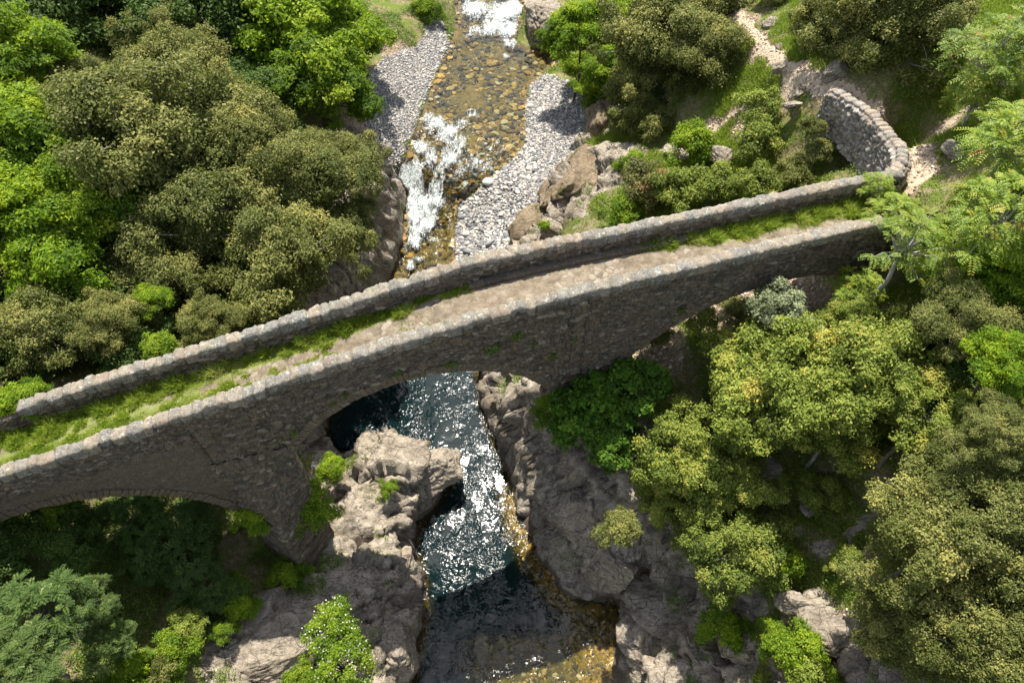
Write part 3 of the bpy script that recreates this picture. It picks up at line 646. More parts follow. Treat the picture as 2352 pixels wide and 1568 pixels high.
# carriageway
def mat_deck():
    t = NT('bridge_track'); v = t.coord(); b = t.noise(v, 3, 8, .7); f = t.noise(v, 24, 5, .7); p = t.vor(v, 4.5, 'DISTANCE_TO_EDGE'); pc = t.vor(v, 4.5, out='Color')
    r = t.n('ShaderNodeSeparateColor', ins={0: pc}).outputs[0]
    c = t.ramp(b, [(.3, (.085, .065, .045)), (.5, (.19, .15, .105)), (.7, (.30, .25, .18))])
    st_ = t.ramp(r, [(0, (.14, .12, .095)), (1, (.40, .35, .28))])
    c = t.mix(t.math('MULTIPLY', t.ramp(p, [(.03, 0.0), (.12, .7)]), t.ramp(t.noise(v, .7, 3, .5), [(.42, .2), (.6, 1.0)])), c, st_)
    c = t.mix(t.ramp(f, [(.3, .6), (.5, 0.0)]), c, (.12, .095, .07)); c = t.mix(t.math('MULTIPLY', t.attr('green'), t.ramp(f, [(.35, .55), (.6, 1.0)])), c, t.mix(f, (.09, .13, .02), (.28, .34, .06)))
    return t.fin(c, .95, t.bump(t.math('ADD', t.math('ADD', b, f), p), .7, .05), .15)
DECK = mat_deck()
us = np.arange(U0, U1 + .6, .07); vs = np.linspace(.3, 2.15, 40)
Ug, Vg = np.meshgrid(us, vs); Vg = .3 + (Vg - .3) * (WB(Ug) - .6) / 1.85
Z = deckz(Ug) + .03 * fbm(Ug, Vg, oct=3, seed=90) + .012 * fbm(Ug * 5, Vg * 5, oct=3, seed=91) - .05 * np.exp(-((Vg - 1.0) / .35)**2) * (Ug < -1)
X, Y = bp(Ug, Vg); ix = np.arange(Ug.size).reshape(Ug.shape)
def growth(u_, q):
    "how far grass has spread over the track at run u_ and share q of its width (0 near parapet, 1 far)"
    v_ = q * 1.8; pn1 = fbm(u_ * 1.1, v_ * 2.2, oct=4, seed=101); pn2 = fbm(u_ * 3.5, v_ * 3.5, oct=3, seed=102)
    farb = np.interp(u_, [-18, -10, -5, -2, 0, 1.8, 3, 6, 8.5, 11, 13, 15.5], [.42, .40, .38, .20, .13, .05, .12, .22, .40, .42, .5, .8])
    nearb = np.interp(u_, [-18, -9, -5.5, -3.5, -1, 6, 8, 10, 13, 15.5], [.74, .70, .52, .10, .02, .02, .36, .16, .3, .6])
    e1 = farb + .13 * pn1 + .06 * pn2 - (1 - q); e2 = nearb + .12 * pn1 + .10 * pn2 - q
    cob = (u_ > -9.5) & (u_ < -5.5) & (q > .25) & (q < .66) & (pn2 > -.12)
    return np.where(cob, -1, e1), np.where(cob, -1, e2), pn1, pn2
e1, e2, _, _ = growth(Ug, (Vg - PT) / (WB(Ug) - 2 * PT))
mesh_obj('deck', np.stack([X, Y, Z], -1).reshape(-1, 3), np.stack([ix[:-1, :-1], ix[:-1, 1:], ix[1:, 1:], ix[1:, :-1]], -1).reshape(-1, 4), DECK, bridge, True, {'green': np.maximum(sstep(-.02, .1, e1), sstep(-.02, .15, e2) * .8)})
# slab kerb along the foot of the far parapet near the crown
us = np.arange(-.5, 7.4, .05); prof = [(0, -.1), (0, .13), (.02, .16), (.14, .17), (.27, .16), (.30, .13), (.30, -.1)]
P_ = np.array([[(*bp(u, WB(u) - PT - p[0]), float(deckz(u)) + p[1] + .015 * float(vnoise(np.array(u * 3), np.array(p[0] * 20.)))) for p in prof] for u in us])
ix = np.arange(P_.shape[0] * 7).reshape(-1, 7); mesh_obj('kerb', P_.reshape(-1, 3), np.stack([ix[:-1, :-1], ix[:-1, 1:], ix[1:, 1:], ix[1:, :-1]], -1).reshape(-1, 4), MAS, bridge, False,
    {'sid': np.repeat(hsh(np.floor(us / .8).astype(np.int64)) * .5 + .2, 7), 'mor': np.zeros(ix.size)})

# retaining wall of the path, curving away from the bridge's far end
RW = np.array([at(1908,196,14.05)[:2], at(1945,212,14.2)[:2], at(1985,238,14.3)[:2], at(2020,268,14.35)[:2], at(2048,300,14.4)[:2], at(2072,335,14.4)[:2], at(2084,362,14.38)[:2], tuple(np.array(bp(15.35, 2.2)))])
RL = np.concatenate([[0], np.cumsum(np.hypot(*np.diff(RW, axis=0).T))])
def rw(s):
    s = np.asarray(s, float)
    f = lambda q: (np.interp(q, RL, RW[:, 0]), np.interp(q, RL, RW[:, 1]))
    x = sum(f(s + k)[0] for k in (-.5, -.25, 0, .25, .5)) / 5; y = sum(f(s + k)[1] for k in (-.5, -.25, 0, .25, .5)) / 5
    x2, y2 = f(s + .5); x1, y1 = f(s - .5); L = np.hypot(x2 - x1, y2 - y1); return x, y, (x2 - x1) / L, (y2 - y1) / L
wall = thing('retaining_wall', (0, 0, 0), 'curved grey drystone retaining wall holding up the path beyond the bridge', 'wall')
ztop = lambda s: np.interp(s, [0, RL[-1] * .3, RL[-1] * .7, RL[-1]], [14.05, 14.3, 14.42, 14.3])
S = []
ss = np.arange(0, RL[-1], ST); x, y, tx, ty = rw(ss)
for sg, dn in ((-1, 5.2), (1, 2.0)):
    Zg = (ztop(ss) - .1) - dn * np.linspace(1, 0, int(dn / ST))[:, None]; sh = Zg.shape
    nx_, ny_ = -ty * -sg, tx * -sg
    off = .24 + (sg < 0) * .10 * (ztop(ss) - Zg)
    S.append(stone_sheet('', x + nx_ * off, y + ny_ * off, np.broadcast_to(ss, sh), Zg, np.broadcast_to(nx_, sh), np.broadcast_to(ny_, sh), None, None, 33 + sg, .26, .2, 1.5, flip=sg > 0, zt=np.broadcast_to(ztop(ss) - .1, sh)))
w_ = join_sheets('wall', S, RET, wall)
coping(lambda s: tuple(float(a) for a in rw(s)), lambda s: float(ztop(s)) - .12, RL[-1], .44, .17, RET, wall, 8, .34, groove=.07)
# ------------------------------------------------------------------ leaves and trees
def mat_leaf(name, stops, trans=.35, tcol=None, rough=.45, spec=.4):
    t = NT(name); a = t.attr('tint'); oi = t.n('ShaderNodeObjectInfo').outputs['Random']
    c = t.ramp(a, stops)
    c = t.mix(t.math('MULTIPLY', oi, .35), c, t.mix(oi, (.15, .17, .03), (.06, .09, .025)))
    t.fin(c, rough, None, spec)
    tr = t.n('ShaderNodeBsdfTranslucent'); t.set(tr.inputs['Color'], t.mix(.5, c, tcol or (.25, .40, .04)))
    m = t.n('ShaderNodeMixShader', ins={0: trans, 1: t.b.outputs[0], 2: tr.outputs[0]}); t.set(t.out.inputs['Surface'], m.outputs[0])
    return t.m
L_OLIVE = mat_leaf('evergreen_oak_leaf', [(0, (.038, .048, .009)), (.35, (.105, .122, .022)), (.65, (.172, .182, .052)), (.88, (.26, .265, .08)), (1, (.37, .33, .09))], .26, (.32, .36, .04), .55, .18)
L_GOLD = mat_leaf('yellowing_oak_leaf', [(0, (.05, .07, .010)), (.3, (.125, .17, .025)), (.6, (.22, .28, .042)), (.88, (.35, .39, .075)), (1, (.44, .36, .07))], .3, (.34, .44, .04), .55, .2)
L_BRIGHT = mat_leaf('fresh_green_leaf', [(0, (.045, .11, .008)), (.4, (.11, .20, .010)), (.75, (.22, .34, .014)), (1, (.40, .48, .03))], .45, (.36, .52, .01), .55, .2)
L_DARK = mat_leaf('shade_dark_leaf', [(0, (.02, .045, .008)), (.5, (.05, .095, .016)), (1, (.11, .17, .03))], .3, (.10, .24, .02), .55, .2)  # shade put into the leaf colour, for trees that lie in shadow
L_BLUE = mat_leaf('greyish_green_leaf', [(0, (.02, .04, .008)), (.5, (.05, .095, .016)), (.9, (.115, .17, .035)), (1, (.24, .29, .10))], .25, (.14, .25, .03), .55, .2)
L_AIL = mat_leaf('feathery_leaf', [(0, (.08, .14, .012)), (.4, (.18, .27, .02)), (.75, (.32, .40, .035)), (.93, (.42, .36, .05)), (1, (.36, .16, .04))], .4, (.35, .5, .03), .45, .35)
L_RED = mat_leaf('reddish_scrub_leaf', [(0, (.06, .07, .02)), (.5, (.14, .15, .035)), (.8, (.25, .21, .06)), (1, (.28, .13, .045))], .3, (.3, .25, .04), .5, .35)
L_FIG = mat_leaf('fig_leaf', [(0, (.03, .075, .008)), (.5, (.07, .16, .012)), (1, (.16, .28, .03))], .4, (.2, .45, .01), .55, .2)
L_SILV = mat_leaf('silvery_leaf', [(0, (.07, .09, .04)), (.5, (.20, .235, .12)), (1, (.40, .43, .26))], .25, (.3, .36, .14), .5, .3)
PETAL = mat_leaf('cream_blossom', [(0, (.6, .62, .45)), (1, (.8, .8, .68))], .3, (.7, .7, .5))
tb = NT('bark'); vb = tb.coord((1, 1, .3)); BARK = tb.fin(tb.ramp(tb.noise(vb, 6, 6, .7), [(.3, (.035, .03, .025)), (.6, (.13, .115, .095)), (.75, (.26, .24, .21))]), .9, tb.bump(tb.noise(vb, 9, 5, .7), .7, .04), .2)
tp = NT('pale_bark'); PBARK = tp.fin(tp.ramp(tp.noise(tp.coord(), 5, 5, .7), [(.3, (.18, .165, .145)), (.7, (.48, .45, .40))]), .8, None, .2)
tg = NT('twig_bark'); TWIG = tg.fin(tg.ramp(tg.noise(tg.coord(), 5, 5, .7), [(.3, (.10, .09, .075)), (.7, (.30, .275, .24))]), .8, None, .2)

def unit(v): return v / (np.linalg.norm(v, axis=-1, keepdims=True) + 1e-9)
def leaves(P, Nn, L, Wd, g, tint, axis=None):
    "diamond leaves at P with normal Nn, folded a little along the midrib"
    n = len(P); a = unit(np.cross(Nn, g.normal(size=(n, 3)))) if axis is None else unit(axis - Nn * np.sum(axis * Nn, -1, keepdims=True)); b = np.cross(Nn, a)
    L = np.broadcast_to(L, n)[:, None]; Wd = np.broadcast_to(Wd, n)[:, None]
    V = np.stack([P - a * L * .5, P + b * Wd * .5 + Nn * Wd * .12 - a * L * .05, P + a * L * .5, P - b * Wd * .5 + Nn * Wd * .12 - a * L * .05], 1)
    return V.reshape(-1, 3), np.arange(n * 4).reshape(n, 4), np.repeat(tint, 4)
def tubes(paths, sides=6):
    Vs, Fs, o = [], [], 0
    an = np.linspace(0, 2 * math.pi, sides, endpoint=False)
    for P, r in paths:
        P = np.asarray(P, float); r = np.asarray(r, float); T = unit(np.gradient(P, axis=0)); ref = np.where(np.abs(T[:, 2:3]) > .9, [[1., 0, 0]], [[0, 0, 1.]])
        A = unit(np.cross(T, ref)); B = np.cross(T, A)
        V = P[:, None] + r[:, None, None] * (A[:, None] * np.cos(an)[None, :, None] + B[:, None] * np.sin(an)[None, :, None]); m = len(P)
        ix = np.arange(m * sides).reshape(m, sides) + o; nx2 = np.roll(ix, -1, 1)
        Vs.append(V.reshape(-1, 3)); Fs.append(np.stack([ix[:-1], nx2[:-1], nx2[1:], ix[1:]], -1).reshape(-1, 4)); o += m * sides
    return np.concatenate(Vs), np.concatenate(Fs)
def crown_points(g, R_, H_, n, low=-.45, shell=(.62, 1.0)):
    d = []
    while len(d) < n:
        v = g.normal(size=3); v /= np.linalg.norm(v)
        if v[2] > low: d.append(v)
    d = np.array(d); az = np.arctan2(d[:, 1], d[:, 0]); k = g.uniform(0, 6.28, 4)
    lob = 1 + .24 * np.sin(3 * az + k[0]) * (1 - d[:, 2]**2) + .16 * np.sin(5 * az + k[1]) * (1 - d[:, 2]**2) + .12 * np.sin(4 * d[:, 2] * 2 + k[2] + 2 * az)
    rr_ = g.uniform(*shell, n)[:, None] * lob[:, None]
    return d * rr_ * np.array([R_, R_, H_]), d
def limbs(g, tips, R_, H_, tall, base_r, fine=True):
    P0 = np.array([g.normal() * .15 * R_, g.normal() * .15 * R_, -tall]); fork = np.array([g.normal() * .08, g.normal() * .08, -.45 * H_])
    t_ = np.linspace(0, 1, 8)[:, None]; tr = P0 + (fork - P0) * t_ + .12 * R_ * np.sin(t_ * 5 + g.uniform(0, 6, 3)) * t_ * (1 - t_) * 2
    paths = [(tr, base_r * (1 - .45 * t_[:, 0]))]
    for i in range(len(tips)):
        e = tips[i]; mid = fork * .5 + e * .5 + np.array([0, 0, .12 * H_]) + g.normal(size=3) * .1 * R_
        t2 = np.linspace(0, 1, 7)[:, None]; c = (1 - t2)**2 * fork + 2 * t2 * (1 - t2) * mid + t2**2 * e + g.normal(size=(7, 3)) * .025 * R_ * t2
        paths.append((c, base_r * .42 * (1 - t2[:, 0])**1.1 * g.uniform(.6, 1) + .009))
    return tubes(paths)
def make_proto(kind, R_, H_, nc, nl, ll, lw, mat, seed, bark=None, tall=4.0, rc=.27, flat=.75, low=-.45, pinnate=False, blossom=False, name='tree', shell=(.62, 1.0), twigs=34):
    g = np.random.default_rng(seed)
    cp, cd = crown_points(g, R_, H_, nc, low, shell)
    VV, FF, TT, o = [], [], [], 0
    if not pinnate:
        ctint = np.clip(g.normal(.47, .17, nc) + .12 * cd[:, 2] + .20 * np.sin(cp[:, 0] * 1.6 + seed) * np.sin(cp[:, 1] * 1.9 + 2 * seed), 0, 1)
        rcs = rc * R_ * g.uniform(.6, 1.35, nc)
        for i in range(nc):
            m = int(nl * (rcs[i] / (rc * R_))**2)
            d = unit(g.normal(size=(m, 3)) + cd[i] * .55 + np.array([0, 0, .35])); u_ = g.uniform(.35, 1.0, m)**.5
            sp_ = 1 + .22 * np.abs(g.normal(size=(m, 1))) * (g.random((m, 1)) < .35) + .34 * np.sin(d[:, 0:1] * 7 + i) * np.sin(d[:, 1:2] * 7 + 2 * i)           # lumpy outline of the spray
            P = cp[i] + d * u_[:, None] * rcs[i] * sp_ * np.array([1, 1, flat]) ; Nn = unit(d * .7 + g.normal(size=(m, 3)) * .55 + np.array([0, 0, .55]))
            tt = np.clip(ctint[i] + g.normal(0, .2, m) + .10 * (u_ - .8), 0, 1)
            V, F_, T = leaves(P, Nn, ll * g.uniform(.65, 1.25, m), lw * g.uniform(.7, 1.2, m), g, tt)
            VV.append(V); FF.append(F_ + o); TT.append(T); o += len(V)
    else:
        for i in range(nc):
            k = int(nl * g.uniform(.7, 1.3)); ax0 = g.uniform(0, 6.28)
            for j in range(k):
                az = ax0 + j * 2.4; el = g.uniform(-.15, .75); h = np.array([math.cos(az) * math.cos(el), math.sin(az) * math.cos(el), math.sin(el)])
                h = unit(h + cd[i] * .45); Lf = rc * R_ * g.uniform(.75, 1.3); np_ = 8
                s_ = np.linspace(.18, 1, np_)[:, None]; rach = cp[i] + h * Lf * s_ - np.array([0, 0, 1.]) * Lf * .42 * s_**2
                tang = unit(h - np.array([0, 0, .84]) * s_); up = unit(np.array([0, 0, 1.]) - tang * tang[:, 2:3] + 1e-3); side = np.cross(tang, up)
                tn = float(np.clip(g.normal(.5, .2), 0, 1))
                for sg in (-1, 1):
                    axs = unit(side * sg * .9 + tang * .5 - up * .15); LL = ll * (1.1 - .5 * (s_ - .5)**2 * 2) * g.uniform(.85, 1.1)
                    P = rach + axs * LL * .5; Nn = unit(up + g.normal(size=(np_, 3)) * .18)
                    V, F_, T = leaves(P, Nn, LL[:, 0], lw, g, np.clip(tn + g.normal(0, .1, np_), 0, 1), axs)
                    VV.append(V); FF.append(F_ + o); TT.append(T); o += len(V)
    root = thing(name, (0, 0, 0), None, None)
    mesh_obj('crown', np.concatenate(VV), np.concatenate(FF), mat, root, False, {'tint': np.concatenate(TT)})
    if blossom:
        m = 900; ii = g.integers(0, nc, m); P = cp[ii] * 1.06 + g.normal(size=(m, 3)) * rc * R_ * .55; V, F_, T = leaves(P, unit(g.normal(size=(m, 3)) + [0, 0, .8]), .085, .07, g, g.random(m))
        mesh_obj('blossom', V, F_, PETAL, root, False, {'tint': T})
    sel = g.permutation(nc)[:twigs]; V, F_ = limbs(g, cp[sel] * 1.08, R_, H_, tall, (.075 if name != 'pale_limbed_tree' else .095) * R_ ** .7)
    mesh_obj('trunk', V, F_, bark or BARK, root, True)
    return root
PR = {}
def proto(key, *a, n=2, **k):
    PR[key] = [make_proto(key, *a, seed=sum(map(ord, key)) + i * 13, **k) for i in range(n)]
proto('oak', 2.3, 1.75, 100, 560, .105, .06, L_OLIVE, n=3, rc=.21, name='evergreen_oak', tall=5, shell=(.5, 1.05), twigs=60, bark=TWIG)
proto('gold', 2.3, 1.6, 95, 460, .125, .072, L_GOLD, n=3, rc=.20, name='downy_oak', tall=5, shell=(.5, 1.08), twigs=60, bark=TWIG)
proto('bright', 2.2, 1.9, 95, 430, .17, .085, L_BRIGHT, n=2, rc=.25, flat=.45, name='broadleaf_tree', tall=5)
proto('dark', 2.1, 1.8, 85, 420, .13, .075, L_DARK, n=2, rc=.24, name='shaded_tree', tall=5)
proto('ash', 2.0, 1.6, 74, 10, .15, .05, L_BLUE, n=2, rc=.26, pinnate=True, name='ash_tree', tall=4)
proto('ashdark', 2.0, 1.6, 90, 11, .15, .05, L_DARK, n=1, rc=.26, pinnate=True, name='ash_tree', tall=4)  # the ash again, with the bridge's shade put into its leaf colour
proto('ail', 1.9, 1.5, 60, 9, .17, .055, L_AIL, n=2, rc=.34, pinnate=True, name='tree_of_heaven', tall=4, bark=PBARK, shell=(.5, 1.0))
PR['bare'] = [make_proto('bare', 1.6, 1.5, 40, 4, .15, .05, L_AIL, 77, PBARK, 3.2, .30, pinnate=True, name='pale_limbed_tree', shell=(.5, 1.0), low=-.3)]
proto('silver', 1.4, 1.2, 60, 400, .11, .06, L_SILV, n=1, rc=.24, name='pale_oak', tall=4)
proto('robinia', 1.1, .95, 45, 300, .095, .055, L_BRIGHT, n=1, rc=.28, blossom=True, name='flowering_acacia', tall=2.5)
proto('fig', 1.5, 1.2, 60, 170, .2, .14, L_FIG, n=1, rc=.28, flat=.5, name='fig_tree', tall=2.5)
proto('bush', .85, .7, 40, 230, .085, .05, L_BRIGHT, n=2, rc=.3, name='leafy_bush', tall=.8, low=-.2, twigs=14)
proto('olbush', .95, .75, 42, 300, .085, .048, L_OLIVE, n=2, rc=.3, name='scrub_bush', tall=1.2, low=-.2, twigs=20)
proto('ylbush', .95, .75, 42, 260, .09, .05, L_GOLD, n=2, rc=.3, name='scrub_bush', tall=1.2, low=-.2, twigs=20)
proto('redbush', .95, .75, 42, 230, .085, .048, L_RED, n=1, rc=.3, name='scrub_bush', tall=1.2, low=-.2, twigs=24)
BASER = dict(bare=1.6, oak=2.3, gold=2.3, bright=2.2, dark=2.1, ash=2.0, ashdark=2.0, ail=1.9, silver=1.4, robinia=1.1, fig=1.5, bush=.85, olbush=.95, ylbush=.95, redbush=.95)
CATS = dict(bare='tree', oak='tree', gold='tree', bright='tree', dark='tree', ash='tree', ashdark='tree', ail='tree', silver='tree', robinia='tree', fig='tree', bush='bush', olbush='bush', ylbush='bush', redbush='bush')
GRP = dict(oak='olive coloured oaks on the slopes', gold='yellow green oaks on the right bank', bright='fresh green broadleaf trees', dark='dark green trees', ash='pale leaved ash trees', ashdark='pale leaved ash trees', ail='feathery leaved trees round the bridge end',
           bush='bright leafy bushes', olbush='olive scrub bushes', ylbush='yellow green scrub bushes', redbush='reddish scrub bushes')
used = {}
def plant(key, px, py, rpx, z, label, sz=1.0):
    x, y, z = at(px, py, z); dep = (y * cP + (CZ - z) * sP); r = rpx * dep / FP
    i = used.get(key, 0); used[key] = i + 1; src = PR[key][i % len(PR[key])]
    o = src if i < len(PR[key]) else copy_tree(src)
    s = r / BASER[key]; o.location = (x, y, z); o.rotation_euler = (0, 0, (i * 2.39996 + 1) % 6.28); o.scale = (s, s, s * sz)
    tag(o, label, CATS[key], GRP.get(key)); return o
